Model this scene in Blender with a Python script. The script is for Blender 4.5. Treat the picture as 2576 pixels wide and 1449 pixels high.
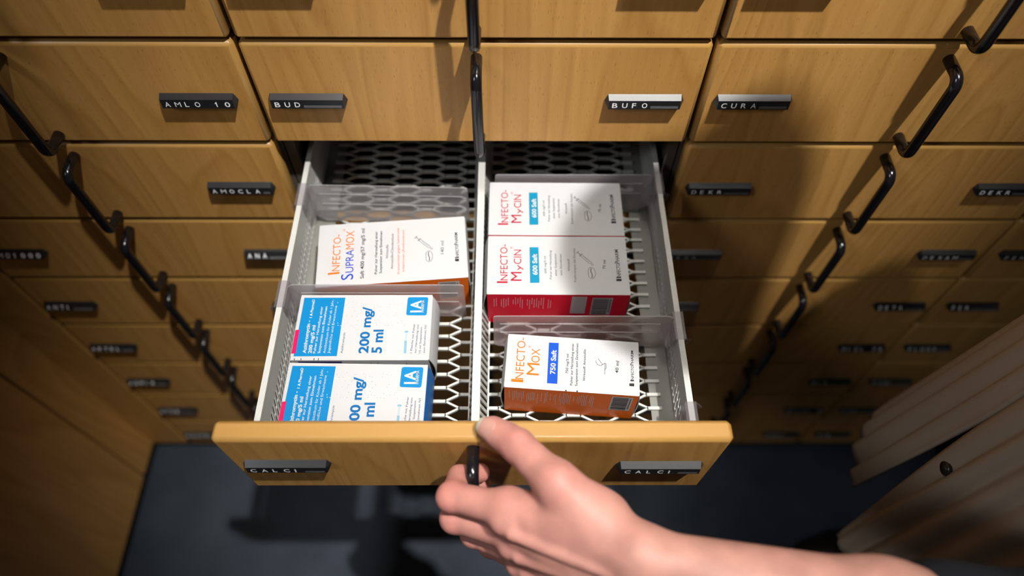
import bpy, bmesh, math, random
import numpy as np
from mathutils import Vector, Matrix
random.seed(7)
for o in list(bpy.data.objects): bpy.data.objects.remove(o)
SC = bpy.context.scene
COL = SC.collection
K = 1.0                      # height of the top of the open drawer's row opening line above the floor (m)

# ---------------------------------------------------------------- camera, world, lights, exposure
cam_d = bpy.data.cameras.new('camera'); cam = bpy.data.objects.new('camera', cam_d); COL.objects.link(cam)
cam_d.sensor_fit = 'HORIZONTAL'; cam_d.sensor_width = 36.0; cam_d.lens = 36.0 * 1792.08 / 2576.0
cam_d.clip_start = 0.02; cam_d.clip_end = 50
cam_d.dof.use_dof = True; cam_d.dof.focus_distance = 0.61; cam_d.dof.aperture_fstop = 2.4
_R = Vector((0.99998, -0.00254, 0.00564)); _F = Vector((0.0061, 0.5276, -0.8495)).normalized()
_R = (_R - _F * _R.dot(_F)).normalized(); _U = _R.cross(_F)
cam.matrix_world = Matrix(((_R.x, _U.x, -_F.x, 0.0264), (_R.y, _U.y, -_F.y, -0.4824), (_R.z, _U.z, -_F.z, 0.3924 + K), (0, 0, 0, 1)))
SC.camera = cam
CAMP = Vector((0.0264, -0.4824, 0.3924 + K))

w = bpy.data.worlds.new('world'); SC.world = w; w.use_nodes = True
w.node_tree.nodes['Background'].inputs[0].default_value = (1.0, 0.95, 0.88, 1)
w.node_tree.nodes['Background'].inputs[1].default_value = 0.046

def aim(o, target):
    d = Vector(target) - o.location
    o.rotation_euler = d.to_track_quat('-Z', 'Y').to_euler()
sp = bpy.data.lights.new('ceiling_spot', 'SPOT'); spo = bpy.data.objects.new('ceiling_spot', sp); COL.objects.link(spo)
spo.location = (0.68, -0.6945, 2.358 + K); aim(spo, (0.09, -0.10, -0.10 + K))
sp.energy = 490; sp.color = (1.0, 0.96, 0.90); sp.shadow_soft_size = 0.028; sp.spot_size = math.radians(24.5); sp.spot_blend = 1.0
ar = bpy.data.lights.new('overhead_fill', 'AREA'); aro = bpy.data.objects.new('overhead_fill', ar); COL.objects.link(aro)  # added fill light, narrow beam to lift the carton tops in shadow
aro.location = (-0.02, -0.30, 3.3); aim(aro, (0.0, -0.16, 0.8)); ar.shape = 'RECTANGLE'; ar.size = 0.35; ar.size_y = 0.35; ar.spread = math.radians(19)
ar.energy = 0.62; ar.color = (1.0, 0.95, 0.88)
rl = bpy.data.lights.new('vest_fill', 'AREA'); rlo = bpy.data.objects.new('vest_fill', rl); COL.objects.link(rlo)  # added out-of-view fill to brighten the vest and floor
rlo.location = (-1.7, -1.5, 3.0); aim(rlo, (0.6, -0.35, 0.5)); rl.size = 0.6; rl.energy = 2.6; rl.spread = math.radians(70); rl.color = (0.95, 0.97, 1.0)

SC.view_settings.view_transform = 'Standard'; SC.view_settings.look = 'None'
SC.view_settings.exposure = 0.0; SC.view_settings.gamma = 1.0; SC.view_settings.use_curve_mapping = False

# ---------------------------------------------------------------- materials
def lin(c):
    return tuple(((v / 255) / 12.92 if v / 255 <= 0.04045 else ((v / 255 + 0.055) / 1.055) ** 2.4) for v in c) + (1.0,)
def mat(name, col, rough=0.5, metal=0.0, spec=0.5):
    m = bpy.data.materials.new(name); m.use_nodes = True
    b = m.node_tree.nodes['Principled BSDF']
    b.inputs['Base Color'].default_value = tuple(col[:3]) + (1,)
    b.inputs['Roughness'].default_value = rough; b.inputs['Metallic'].default_value = metal
    b.inputs['Specular IOR Level'].default_value = spec
    return m
def nd(m, t, **kw):
    n = m.node_tree.nodes.new(t)
    for k, v in kw.items():
        if isinstance(v, dict):
            for a, b in v.items(): n.inputs[a].default_value = b
        else: setattr(n, k, v)
    return n
def lk(m, a, ao, b, bi): m.node_tree.links.new(a.outputs[ao], b.inputs[bi])
def bsdf(m): return m.node_tree.nodes['Principled BSDF']

def wood(name, light, dark, contrast=1.0, flecks=True, rough=0.38):
    m = mat(name, light, rough, 0, 0.4); b = bsdf(m)
    g = nd(m, 'ShaderNodeNewGeometry'); s = nd(m, 'ShaderNodeSeparateXYZ'); lk(m, g, 'Position', s, 0)
    ad = nd(m, 'ShaderNodeMath', operation='ADD'); lk(m, s, 0, ad, 0); lk(m, s, 1, ad, 1)
    c = nd(m, 'ShaderNodeCombineXYZ'); lk(m, ad, 0, c, 0); lk(m, s, 2, c, 2)
    mp = nd(m, 'ShaderNodeMapping'); mp.inputs['Scale'].default_value = (1, 1, 0.11); lk(m, c, 0, mp, 0)
    n1 = nd(m, 'ShaderNodeTexNoise', noise_dimensions='3D'); n1.inputs['Scale'].default_value = 7.0; n1.inputs['Detail'].default_value = 1.5; n1.inputs['Distortion'].default_value = 0.3
    lk(m, mp, 0, n1, 0)
    # rings of a plain-sawn board: contour lines of the stretched noise
    mu = nd(m, 'ShaderNodeMath', operation='MULTIPLY'); mu.inputs[1].default_value = 20.0; lk(m, n1, 0, mu, 0)
    fr = nd(m, 'ShaderNodeMath', operation='FRACT'); lk(m, mu, 0, fr, 0)
    r1 = nd(m, 'ShaderNodeValToRGB'); cr = r1.color_ramp
    cr.elements[0].position = 0.0; cr.elements[0].color = (0.2, 0.2, 0.2, 1)
    cr.elements[1].position = 0.82; cr.elements[1].color = (0.62, 0.62, 0.62, 1)
    e = cr.elements.new(0.12); e.color = (0.38, 0.38, 0.38, 1)
    e = cr.elements.new(1.0); e.color = (0.2, 0.2, 0.2, 1)
    lk(m, fr, 0, r1, 0)
    mp2 = nd(m, 'ShaderNodeMapping'); mp2.inputs['Scale'].default_value = (1, 1, 0.05); lk(m, c, 0, mp2, 0)
    n2 = nd(m, 'ShaderNodeTexNoise'); n2.inputs['Scale'].default_value = 190; n2.inputs['Detail'].default_value = 4; lk(m, mp2, 0, n2, 0)
    n3 = nd(m, 'ShaderNodeTexNoise'); n3.inputs['Scale'].default_value = 5.5; n3.inputs['Detail'].default_value = 2; lk(m, mp, 0, n3, 0)
    a1 = nd(m, 'ShaderNodeMath', operation='MULTIPLY_ADD'); a1.inputs[1].default_value = 0.75; lk(m, n2, 0, a1, 0); lk(m, r1, 0, a1, 2)
    a2 = nd(m, 'ShaderNodeMath', operation='MULTIPLY_ADD'); a2.inputs[1].default_value = 0.6; lk(m, n3, 0, a2, 0); lk(m, a1, 0, a2, 2)
    mr = nd(m, 'ShaderNodeMapRange'); mr.inputs[1].default_value = 0.65; mr.inputs[2].default_value = 1.5; lk(m, a2, 0, mr, 0)
    mix = nd(m, 'ShaderNodeMix', data_type='RGBA'); lk(m, mr, 0, mix, 0)
    mix.inputs[6].default_value = tuple(dark[:3]) + (1,); mix.inputs[7].default_value = tuple(light[:3]) + (1,)
    out = mix
    if flecks:
        mp3 = nd(m, 'ShaderNodeMapping'); mp3.inputs['Scale'].default_value = (1, 1, 0.10); lk(m, c, 0, mp3, 0)
        n4 = nd(m, 'ShaderNodeTexNoise'); n4.inputs['Scale'].default_value = 1500; n4.inputs['Detail'].default_value = 0; lk(m, mp3, 0, n4, 0)
        th = nd(m, 'ShaderNodeMapRange'); th.inputs[1].default_value = 0.70; th.inputs[2].default_value = 0.78; lk(m, n4, 0, th, 0)
        sc_ = nd(m, 'ShaderNodeMath', operation='MULTIPLY'); sc_.inputs[1].default_value = 0.5; lk(m, th, 0, sc_, 0)
        mx = nd(m, 'ShaderNodeMix', data_type='RGBA'); lk(m, sc_, 0, mx, 0); lk(m, mix, 2, mx, 6)
        mx.inputs[7].default_value = tuple(v * 0.42 for v in dark[:3]) + (1,)
        out = mx
    lk(m, out, 2, b, 'Base Color')
    return m

M = {}
M['wood'] = wood('beech_laminate', (0.63, 0.345, 0.102), (0.44, 0.215, 0.050))
M['edge'] = mat('beech_edge_band', (0.74, 0.41, 0.105), 0.36)
n = nd(M['edge'], 'ShaderNodeTexNoise'); n.inputs['Scale'].default_value = 30; n.inputs['Detail'].default_value = 3
tc = nd(M['edge'], 'ShaderNodeNewGeometry'); mpp = nd(M['edge'], 'ShaderNodeMapping'); mpp.inputs['Scale'].default_value = (0.12, 3, 1)
lk(M['edge'], tc, 'Position', mpp, 0); lk(M['edge'], mpp, 0, n, 0)
mxx = nd(M['edge'], 'ShaderNodeMix', data_type='RGBA'); lk(M['edge'], n, 0, mxx, 0)
mxx.inputs[6].default_value = (0.33, 0.178, 0.044, 1); mxx.inputs[7].default_value = (0.39, 0.218, 0.060, 1); lk(M['edge'], mxx, 2, bsdf(M['edge']), 'Base Color')
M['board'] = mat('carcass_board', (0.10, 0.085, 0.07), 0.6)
M['steel_dark'] = mat('runner_steel', (0.12, 0.12, 0.13), 0.35, 0.9)
M['black'] = mat('black_plastic_coat', (0.006, 0.006, 0.008), 0.17, 0, 0.6)
M['holder'] = mat('label_holder_black', (0.012, 0.013, 0.015), 0.29, 0, 0.8)
M['letter'] = mat('silver_letter', (0.80, 0.80, 0.84), 0.4, 0.0)
M['tape'] = mat('label_strip_clear', (0.10, 0.10, 0.105), 0.2, 0, 0.8)
M['plinth'] = mat('black_plinth', (0.004, 0.004, 0.004), 0.6)
M['white_metal'] = mat('white_coated_steel', (0.44, 0.45, 0.43), 0.4)
n = nd(M['white_metal'], 'ShaderNodeTexNoise'); n.inputs['Scale'].default_value = 60
mr_ = nd(M['white_metal'], 'ShaderNodeMapRange'); mr_.inputs[3].default_value = 0.32; mr_.inputs[4].default_value = 0.48; lk(M['white_metal'], n, 0, mr_, 0); lk(M['white_metal'], mr_, 0, bsdf(M['white_metal']), 'Roughness')
M['flange_shade'] = mat('shaded_flange_steel', (0.17, 0.17, 0.155), 0.45)  # grey flange metal, darkened so its colour carries the shade beside the wall
M['mesh'] = mat('white_expanded_metal', (0.44, 0.45, 0.43), 0.4)
M['carpet'] = mat('navy_carpet', (0.03, 0.04, 0.055), 0.95, 0, 0.1)
_m = M['carpet']
n = nd(_m, 'ShaderNodeTexNoise'); n.inputs['Scale'].default_value = 320; n.inputs['Detail'].default_value = 5
n2 = nd(_m, 'ShaderNodeTexNoise'); n2.inputs['Scale'].default_value = 9; n2.inputs['Detail'].default_value = 4
g = nd(_m, 'ShaderNodeNewGeometry'); lk(_m, g, 'Position', n, 0); lk(_m, g, 'Position', n2, 0)
ad = nd(_m, 'ShaderNodeMath', operation='MULTIPLY_ADD'); ad.inputs[1].default_value = 0.6; lk(_m, n2, 0, ad, 0); lk(_m, n, 0, ad, 2)
mr_ = nd(_m, 'ShaderNodeMapRange'); mr_.inputs[1].default_value = 0.5; mr_.inputs[2].default_value = 1.1; lk(_m, ad, 0, mr_, 0)
mx = nd(_m, 'ShaderNodeMix', data_type='RGBA'); lk(_m, mr_, 0, mx, 0); mx.inputs[6].default_value = (0.022, 0.030, 0.042, 1); mx.inputs[7].default_value = (0.060, 0.074, 0.095, 1)
lk(_m, mx, 2, bsdf(_m), 'Base Color')
bp = nd(_m, 'ShaderNodeBump'); bp.inputs['Strength'].default_value = 0.6; bp.inputs['Distance'].default_value = 0.003; lk(_m, n, 0, bp, 'Height'); lk(_m, bp, 0, bsdf(_m), 'Normal')
M['wallpaint'] = mat('wall_paint', (0.5, 0.48, 0.44), 0.8)

# clear polycarbonate: thin sheet, mostly see-through with a greyish haze and a gloss
m = bpy.data.materials.new('clear_polycarbonate'); m.use_nodes = True; nt = m.node_tree; nt.nodes.clear()
o_ = nt.nodes.new('ShaderNodeOutputMaterial'); tr = nt.nodes.new('ShaderNodeBsdfTransparent'); tr.inputs[0].default_value = (0.90, 0.885, 0.90, 1)
df = nt.nodes.new('ShaderNodeBsdfDiffuse'); df.inputs[0].default_value = (0.72, 0.70, 0.72, 1); tl = nt.nodes.new('ShaderNodeBsdfTranslucent'); tl.inputs[0].default_value = (0.72, 0.70, 0.72, 1)
gl = nt.nodes.new('ShaderNodeBsdfGlossy'); gl.inputs['Roughness'].default_value = 0.16
h1 = nt.nodes.new('ShaderNodeMixShader'); h1.inputs[0].default_value = 0.5; nt.links.new(df.outputs[0], h1.inputs[1]); nt.links.new(tl.outputs[0], h1.inputs[2])
h2 = nt.nodes.new('ShaderNodeMixShader'); h2.inputs[0].default_value = 0.36; nt.links.new(tr.outputs[0], h2.inputs[1]); nt.links.new(h1.outputs[0], h2.inputs[2])
lw = nt.nodes.new('ShaderNodeLayerWeight'); pw_ = nt.nodes.new('ShaderNodeMath'); pw_.operation = 'POWER'; pw_.inputs[1].default_value = 4.0; nt.links.new(lw.outputs['Facing'], pw_.inputs[0])
fn = nt.nodes.new('ShaderNodeMath'); fn.operation = 'MULTIPLY_ADD'; fn.inputs[1].default_value = 0.6; fn.inputs[2].default_value = 0.035; nt.links.new(pw_.outputs[0], fn.inputs[0])
h3 = nt.nodes.new('ShaderNodeMixShader'); nt.links.new(fn.outputs[0], h3.inputs[0]); nt.links.new(h2.outputs[0], h3.inputs[1]); nt.links.new(gl.outputs[0], h3.inputs[2]); nt.links.new(h3.outputs[0], o_.inputs[0])
M['clear'] = m
m = m.copy(); m.name = 'clear_clip'; M['clip'] = m
[n_ for n_ in m.node_tree.nodes if n_.type == 'MIX_SHADER'][1].inputs[0].default_value = 0.09

PA = 0.62                    # printed board: a matt off-white, inks as fractions of it
M['paper'] = mat('carton_white', (0.395, 0.405, 0.415), 0.45)
def ink(name, rgb, rough=0.4, k=0.62):
    c = lin(rgb); M[name] = mat('ink_' + name, tuple(v * k for v in c[:3]), rough, 0, 0.25); return M[name]
for nm, nice, rgb in (('o', 'orange', (244, 132, 4)), ('b', 'blue', (0, 92, 225)), ('B', 'deep_blue', (10, 70, 215)), ('k', 'dark_grey', (45, 45, 48)), ('g', 'grey', (120, 122, 126)), ('O', 'salmon', (240, 110, 60)),
                  ('r', 'crimson', (205, 0, 55)), ('t', 'teal', (0, 158, 200)), ('s', 'sky_blue', (0, 152, 222)), ('p', 'pink', (245, 25, 110)), ('n', 'slate', (85, 105, 130)), ('c', 'cyan_blue', (0, 118, 190)),
                  ('l', 'pale_blue', (150, 205, 232)), ('L', 'ice_blue', (205, 228, 240)), ('w', 'white', (240, 242, 245)), ('fo', 'rust_orange', (205, 96, 8)), ('fr', 'dark_crimson', (200, 0, 40)), ('fb', 'side_blue', (10, 85, 150)), ('v', 'violet', (80, 70, 150))):
    ink(nm, rgb, 0.4, 1.0 if nm in ('fo', 'fr', 'fb') else 0.5); M[nm].name = 'ink_' + nice
M['w'] = M['paper']

# ---------------------------------------------------------------- helpers
class MB:
    """collects faces, builds one mesh object"""
    def __init__(s): s.v = []; s.f = []; s.m = []; s.mats = []
    def mi(s, key):
        if key not in s.mats: s.mats.append(key)
        return s.mats.index(key)
    def add(s, vs, fs, key):
        b = len(s.v); k = s.mi(key); s.v.extend([tuple(p) for p in vs])
        for f in fs: s.f.append([i + b for i in f]); s.m.append(k)
    def box(s, a, b, key):
        x0, y0, z0 = a; x1, y1, z1 = b
        s.add([(x0, y0, z0), (x1, y0, z0), (x1, y1, z0), (x0, y1, z0), (x0, y0, z1), (x1, y0, z1), (x1, y1, z1), (x0, y1, z1)],
              [(0, 3, 2, 1), (4, 5, 6, 7), (0, 1, 5, 4), (1, 2, 6, 5), (2, 3, 7, 6), (3, 0, 4, 7)], key)
    def bar(s, p, q, w_, z0, z1, key):
        """flat bar between two plan points"""
        dx, dy = q[0] - p[0], q[1] - p[1]; L = math.hypot(dx, dy); nx, ny = -dy / L * w_ / 2, dx / L * w_ / 2
        r = [(p[0] + nx, p[1] + ny), (p[0] - nx, p[1] - ny), (q[0] - nx, q[1] - ny), (q[0] + nx, q[1] + ny)]
        s.add([(a, b, z0) for a, b in r] + [(a, b, z1) for a, b in r], [(3, 2, 1, 0), (4, 5, 6, 7), (0, 1, 5, 4), (1, 2, 6, 5), (2, 3, 7, 6), (3, 0, 4, 7)], key)
    def tube(s, pts, r, key, n=12, cap=True):
        pts = [Vector(p) for p in pts]; rs = r if isinstance(r, (list, tuple)) else [r] * len(pts)
        prev = None; rings = []
        for i, p in enumerate(pts):
            t = (pts[min(i + 1, len(pts) - 1)] - pts[max(i - 1, 0)]).normalized()
            if prev is None:
                a = t.cross(Vector((1, 0, 0)));
                if a.length < 0.1: a = t.cross(Vector((0, 0, 1)))
                a.normalize()
            else: a = (prev - t * prev.dot(t)).normalized()
            prev = a; b = t.cross(a)
            rings.append([p + (a * math.cos(2 * math.pi * j / n) + b * math.sin(2 * math.pi * j / n)) * rs[i] for j in range(n)])
        vs = [v for R in rings for v in R]; fs = []
        for i in range(len(rings) - 1):
            for j in range(n): fs.append((i * n + j, i * n + (j + 1) % n, (i + 1) * n + (j + 1) % n, (i + 1) * n + j))
        if cap: fs.append(tuple(range(n - 1, -1, -1))); fs.append(tuple((len(rings) - 1) * n + j for j in range(n)))
        s.add(vs, fs, key)
    def mesh(s, name, smooth=False):
        me = bpy.data.meshes.new(name); me.from_pydata(s.v, [], s.f)
        for k in s.mats: me.materials.append(M[k])
        me.polygons.foreach_set('material_index', s.m)
        if smooth: me.polygons.foreach_set('use_smooth', [True] * len(s.f))
        me.update(); return me
    def build(s, name, parent=None, smooth=False, loc=(0, 0, 0)):
        return link(name, s.mesh(name, smooth), parent, loc)
def link(name, me, parent=None, loc=(0, 0, 0)):
    o = bpy.data.objects.new(name, me); COL.objects.link(o); o.location = loc
    if parent is not None: o.parent = parent
    return o
def empty(name, loc=(0, 0, 0), rz=0.0):
    o = bpy.data.objects.new(name, None); COL.objects.link(o); o.location = loc; o.rotation_euler = (0, 0, rz); o.empty_display_size = 0.05
    return o
def tag(o, label=None, cat=None, group=None, kind=None):
    if label: o['label'] = label
    if cat: o['category'] = cat
    if group: o['group'] = group
    if kind: o['kind'] = kind
    return o
def bevel(o, w_, seg=2):
    b = o.modifiers.new('bevel', 'BEVEL'); b.width = w_; b.segments = seg; b.limit_method = 'ANGLE'; b.angle_limit = math.radians(40); b.use_clamp_overlap = True
    return o

_tc = {}
def text_geo(s, wt=0):
    """outline of a string as flat geometry: verts (x,y), faces, bbox, cap height"""
    if (s, wt) in _tc: return _tc[(s, wt)]
    def geo(t):
        cu = bpy.data.curves.new('t', 'FONT'); cu.body = t; cu.size = 1.0; cu.resolution_u = 3; cu.fill_mode = 'FRONT'
        cu.offset = (0.0, 0.012, 0.03)[wt]
        ob = bpy.data.objects.new('t', cu); COL.objects.link(ob)
        dg = bpy.context.evaluated_depsgraph_get(); me = bpy.data.meshes.new_from_object(ob.evaluated_get(dg))
        v = [(p.co.x, p.co.y) for p in me.vertices]; f = [tuple(p.vertices) for p in me.polygons]
        bpy.data.objects.remove(ob); bpy.data.curves.remove(cu); bpy.data.meshes.remove(me)
        return v, f
    if '_cap' not in _tc:
        hv, _ = geo('H'); _tc['_cap'] = max(p[1] for p in hv) - min(p[1] for p in hv)
    v, f = geo(s)
    r = (v, f, min(p[0] for p in v), max(p[0] for p in v), _tc['_cap']); _tc[(s, wt)] = r
    return r
def put_text(mb, s, p0, p1, h, key, fn, wt=0):
    """text whose baseline runs p0->p1 in a 2-D frame, fn maps that frame to 3-D"""
    v, f, x0, x1, cap = text_geo(s, wt)
    dx, dy = p1[0] - p0[0], p1[1] - p0[1]; L = math.hypot(dx, dy); ex, ey = dx / L, dy / L
    nx, ny = -ey, ex
    mb.add([fn(p0[0] + ex * (x - x0) / (x1 - x0) * L + nx * y / cap * h, p0[1] + ey * (x - x0) / (x1 - x0) * L + ny * y / cap * h) for x, y in v], f, key)
# ---------------------------------------------------------------- setting
W_ = 0.40; H_ = 0.12083; T_ = 0.01725; PULL = 0.29766
mb = MB(); mb.box((-3, -3, -0.05), (3, 0.62, 0.0), 'carpet'); fl = mb.build('floor'); tag(fl, kind='structure')
mb = MB(); mb.box((-3, 0.62, -0.05), (3, 0.70, 3.5), 'wallpaint'); tag(mb.build('wall_back'), kind='structure')
mb = MB(); mb.box((-3.0, -3, 0.0), (-2.92, 0.62, 3.5), 'wallpaint'); tag(mb.build('wall_left'), kind='structure')

# ---------------------------------------------------------------- drawer cabinets
def front_panel_mesh():
    bm = bmesh.new()
    hx = W_ / 2 - 0.0022
    bmesh.ops.create_cube(bm, size=1.0)
    for v in bm.verts:
        v.co.x *= 2 * hx; v.co.y = T_ / 2 + v.co.y * T_; v.co.z = -H_ / 2 + v.co.z * (H_ - 0.0032)
    bmesh.ops.bevel(bm, geom=[e for e in bm.edges], offset=0.0036, segments=3, profile=0.32, affect='EDGES')
    me = bpy.data.meshes.new('drawer'); bm.to_mesh(me); bm.free()
    me.materials.append(M['wood']); me.materials.append(M['edge'])
    for p in me.polygons:
        p.material_index = 0 if abs(p.normal.y) > 0.97 else 1; p.use_smooth = len(p.vertices) < 5 and p.area < 0.002
    return me
PANEL = front_panel_mesh()

def handle_mesh():
    mb = MB(); r = 0.0050; yo = -0.0270; z1 = -0.0158; z2 = -0.1080; R = 0.0095
    pts = [(0, 0.001, z1), (0, yo + R, z1)]
    for k in range(1, 7):
        a = k / 7 * math.pi / 2; pts.append((0, yo + R - R * math.sin(a), z1 - R + R * math.cos(a)))
    pts += [(0, yo, z1 - R), (0, yo, z2 + R)]
    for k in range(1, 7):
        a = k / 7 * math.pi / 2; pts.append((0, yo + R - R * math.cos(a), z2 + R - R * math.sin(a)))
    pts += [(0, yo + R, z2), (0, 0.001, z2)]
    mb.tube(pts, r, 'black', 14)
    return mb.mesh('handle', True)
HANDLE = handle_mesh()

def label_holder_mesh(text, tilted=False):
    mb = MB(); xa = 0.0328; xt = 0.0358
    A = (0.0, 0.0056); B = (-0.0058, 0.0030); C = (-0.0069, -0.0061); D = (0.0, -0.0063)
    if tilted: B = (-0.0030, 0.0048); C = (-0.0088, -0.0036)      # the prism turned so that its lettered side looks up
    vs = []
    for sx in (-1, 1):
        for (y, z) in (A, B, C, D): vs.append((sx * (xa - (0.0006 if (y, z) != A else 0)), y, z))
        vs.append((sx * xt, -0.0006, -0.0010))
    mb.add(vs, [(0, 1, 6, 5), (1, 2, 7, 6), (2, 3, 8, 7), (3, 0, 5, 8), (0, 4, 1), (1, 4, 2), (2, 4, 3), (3, 4, 0), (5, 6, 9), (6, 7, 9), (7, 8, 9), (8, 5, 9)], 'holder')
    e = Vector((0, C[0] - B[0], C[1] - B[1])).normalized(); nrm = Vector((0, e.z, -e.y)).normalized(); LF = math.hypot(C[0] - B[0], C[1] - B[1])
    def on_face(u, v, lift=0.00025):
        p = Vector((u, B[0], B[1])) + e * (LF - 0.0002 - v) + nrm * lift
        return (p.x, p.y, p.z)
    # clear strip that shows behind the letters
    n_ = max(0, len(text))
    x0 = -0.0300 + n_ * 0.0089 if n_ else -0.030
    if x0 < 0.026:
        mb.add([on_face(x0, 0.0008, 0.0002), on_face(0.0305, 0.0008, 0.0002), on_face(0.0305, 0.0036, 0.0002), on_face(x0, 0.0036, 0.0002)], [(0, 1, 2, 3)], 'tape')
    for i, ch in enumerate(text):
        if ch == ' ': continue
        wch = {'I': 0.0011, '1': 0.0022, 'M': 0.0054, 'L': 0.0034, 'F': 0.0036, 'E': 0.0036}.get(ch, 0.0048)
        xs = -0.0290 + i * 0.0089
        hh = 0.0060 if tilted else 0.0052
        if ch == '1':                                       # a stem with a flag
            b_ = 0.0016; mb.add([on_face(xs + u, b_ + v) for u, v in ((0.0012, 0), (0.0022, 0), (0.0022, hh), (0.0014, hh), (0.0012, hh * 0.9), (0.0002, hh * 0.72), (0.0002, hh * 0.58), (0.0012, hh * 0.68))], [tuple(range(8))], 'letter')
        else: put_text(mb, ch, (xs, 0.0016), (xs + wch, 0.0016), hh, 'letter', on_face, 0 if ch == 'M' else 1)
    return mb.mesh('label_holder')
_lh = {}
def label_holder(text, parent, x, z, tilted=False):
    if (text, tilted) not in _lh: _lh[(text, tilted)] = label_holder_mesh(text, tilted)
    return link('label_holder', _lh[(text, tilted)], parent, (x, 0, z))

def carcass(parent, n_top=3, n_bot=7):
    mb = MB(); zt = n_top * H_; zb = -(n_bot + 1) * H_
    hx = W_ / 2 - 0.001; y0 = T_ + 0.004
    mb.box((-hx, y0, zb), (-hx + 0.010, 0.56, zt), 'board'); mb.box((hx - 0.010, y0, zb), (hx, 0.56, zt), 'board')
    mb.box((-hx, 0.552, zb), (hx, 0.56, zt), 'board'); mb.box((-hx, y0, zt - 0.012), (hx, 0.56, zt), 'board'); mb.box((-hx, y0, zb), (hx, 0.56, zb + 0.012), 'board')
    for k in range(-n_bot, n_top + 1):                     # steel runners for every row
        zc = (k - 0.62) * H_
        for sx in (-1, 1):
            xa = sx * (hx - 0.0098); xb = sx * (hx - 0.0165)
            mb.box((min(xa, xb), y0 + 0.004, zc), (max(xa, xb), 0.50, zc + 0.028), 'steel_dark')
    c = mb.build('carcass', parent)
    mb = MB(); mb.box((-W_ / 2, 0.012, -K), (W_ / 2, 0.50, zb - 0.0005), 'plinth'); p = mb.build('plinth', parent)
    return c
ROWS = range(-3, 8)
XL, XR, ZL = -0.153, 0.149, -0.0617
def cabinet(cx, label, texts, open_row=None):
    root = empty('drawer_cabinet', (cx, 0, K)); tag(root, label, 'cabinet', 'beech drawer cabinets standing side by side')
    carcass(root)
    for r in ROWS:
        if r == open_row: continue
        d = link('drawer', PANEL, root, (0, 0, -r * H_))
        link('handle', HANDLE, d)
        a, b = texts.get(r, ('', ''))
        if a is not None: label_holder(a, d, XL, ZL, r >= (2 if cx < 0 else 3))
        if b is not None: label_holder(b, d, XR, ZL, r >= (2 if cx < 0 else 3))
    return root
cabinet(-0.40, 'beech drawer cabinet left of the open drawer, with a holder reading AMLO 10', {0: ('', 'AMLO 10'), 1: ('', 'AMOCLA'), 2: ('AMO1000', 'ANA'), 3: ('ANTI', ''), 4: ('ARTEL', ''), 5: ('ASPIR', ''), 6: ('ATOS', ''), 7: ('AZATH', '')})
CB = cabinet(0.0, 'middle beech drawer cabinet, its drawer of medicine cartons pulled open by a hand', {0: ('BUD', 'BUFO')}, 1)
cabinet(0.40, 'beech drawer cabinet right of the open drawer, with holders reading CURA and DEKR', {0: ('CURA', ''), 1: ('DEKR', 'DEKR'), 2: ('DEXA', 'DEXAM'), 3: ('', 'DETA'), 4: ('', 'DICL 75'), 5: ('', 'DIG'), 6: ('', 'DILTI 9'), 7: ('', 'DORZ')})
cabinet(0.80, 'rightmost beech drawer cabinet, partly hidden behind the brown vest', {2: ('FEN', ''), 3: ('FER', ''), 4: ('FLUOX', ''), 5: ('FOSI', ''), 6: ('FUR', ''), 7: ('GAB', '')})

# ---------------------------------------------------------------- the open drawer (part of the middle cabinet)
OD = link('drawer', PANEL, CB, (0, -PULL, -H_)); tag(OD, 'drawer pulled open')
link('handle', HANDLE, OD)
label_holder('CALCI', OD, XL + 0.0015, -0.0510); label_holder('CALCI', OD, XR + 0.0015, -0.0550)
# local frame of the open drawer: y from the front face, z from the row line
YB = 0.460; Y0 = T_; ZR = -0.1605 + H_; ZF = -0.2150 + H_; XS = 0.1780
def side_wall(sx):
    mb = MB()
    def X(a): return sx * a
    def bx(x0, x1, y0, y1, z0, z1): mb.box((min(X(x0), X(x1)), y0, z0), (max(X(x0), X(x1)), y1, z1), 'white_metal')
    zs = ZF + 0.0265                                         # top of the slotted zone
    bx(XS - 0.0004, XS + 0.0004, Y0, YB, zs, ZR)              # plain sheet
    bx(XS - 0.0022, XS + 0.0028, Y0, YB, ZR - 0.0035, ZR + 0.0005)  # rolled rim
    bx(XS - 0.0004, XS + 0.0004, Y0, YB, ZF - 0.004, ZF + 0.0025)    # lower strip
    n_ = int((YB - Y0) / 0.0068)
    zm = ZF + 0.0145
    bx(XS - 0.0004, XS + 0.0004, Y0, YB, zm - 0.0011, zm + 0.0011)
    for rr, (za, zb_) in enumerate(((ZF + 0.0025, zm - 0.0011), (zm + 0.0011, zs))):
        for i in range(n_ + 1):
            y = Y0 + i * 0.0068 + rr * 0.0034; wv = 0.0016; sh = 0.0045
            if y + sh + wv > YB: continue
            vs = [(X(XS - 0.0004), y - wv, za), (X(XS - 0.0004), y + wv, za), (X(XS - 0.0004), y + wv + sh, zb_), (X(XS - 0.0004), y - wv + sh, zb_)]
            vs += [(X(XS + 0.0004), b, c) for (_, b, c) in vs]
            mb.add(vs, [(0, 1, 2, 3), (7, 6, 5, 4), (0, 4, 5, 1), (1, 5, 6, 2), (2, 6, 7, 3), (3, 7, 4, 0)], 'white_metal')
    a_, b_ = sorted((X(XS - 0.0205), X(XS))); mb.box((a_, Y0, ZF - 0.0048), (b_, YB, ZF - 0.0036), 'flange_shade')     # floor flange, shade in its colour
    return mb.build('side_panel', OD)
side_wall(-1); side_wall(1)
mb = MB()                                                   # expanded metal floor
PX, PY = 0.0496, 0.01345; leg = 0.0135; dx = PX / 2 - leg
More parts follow.
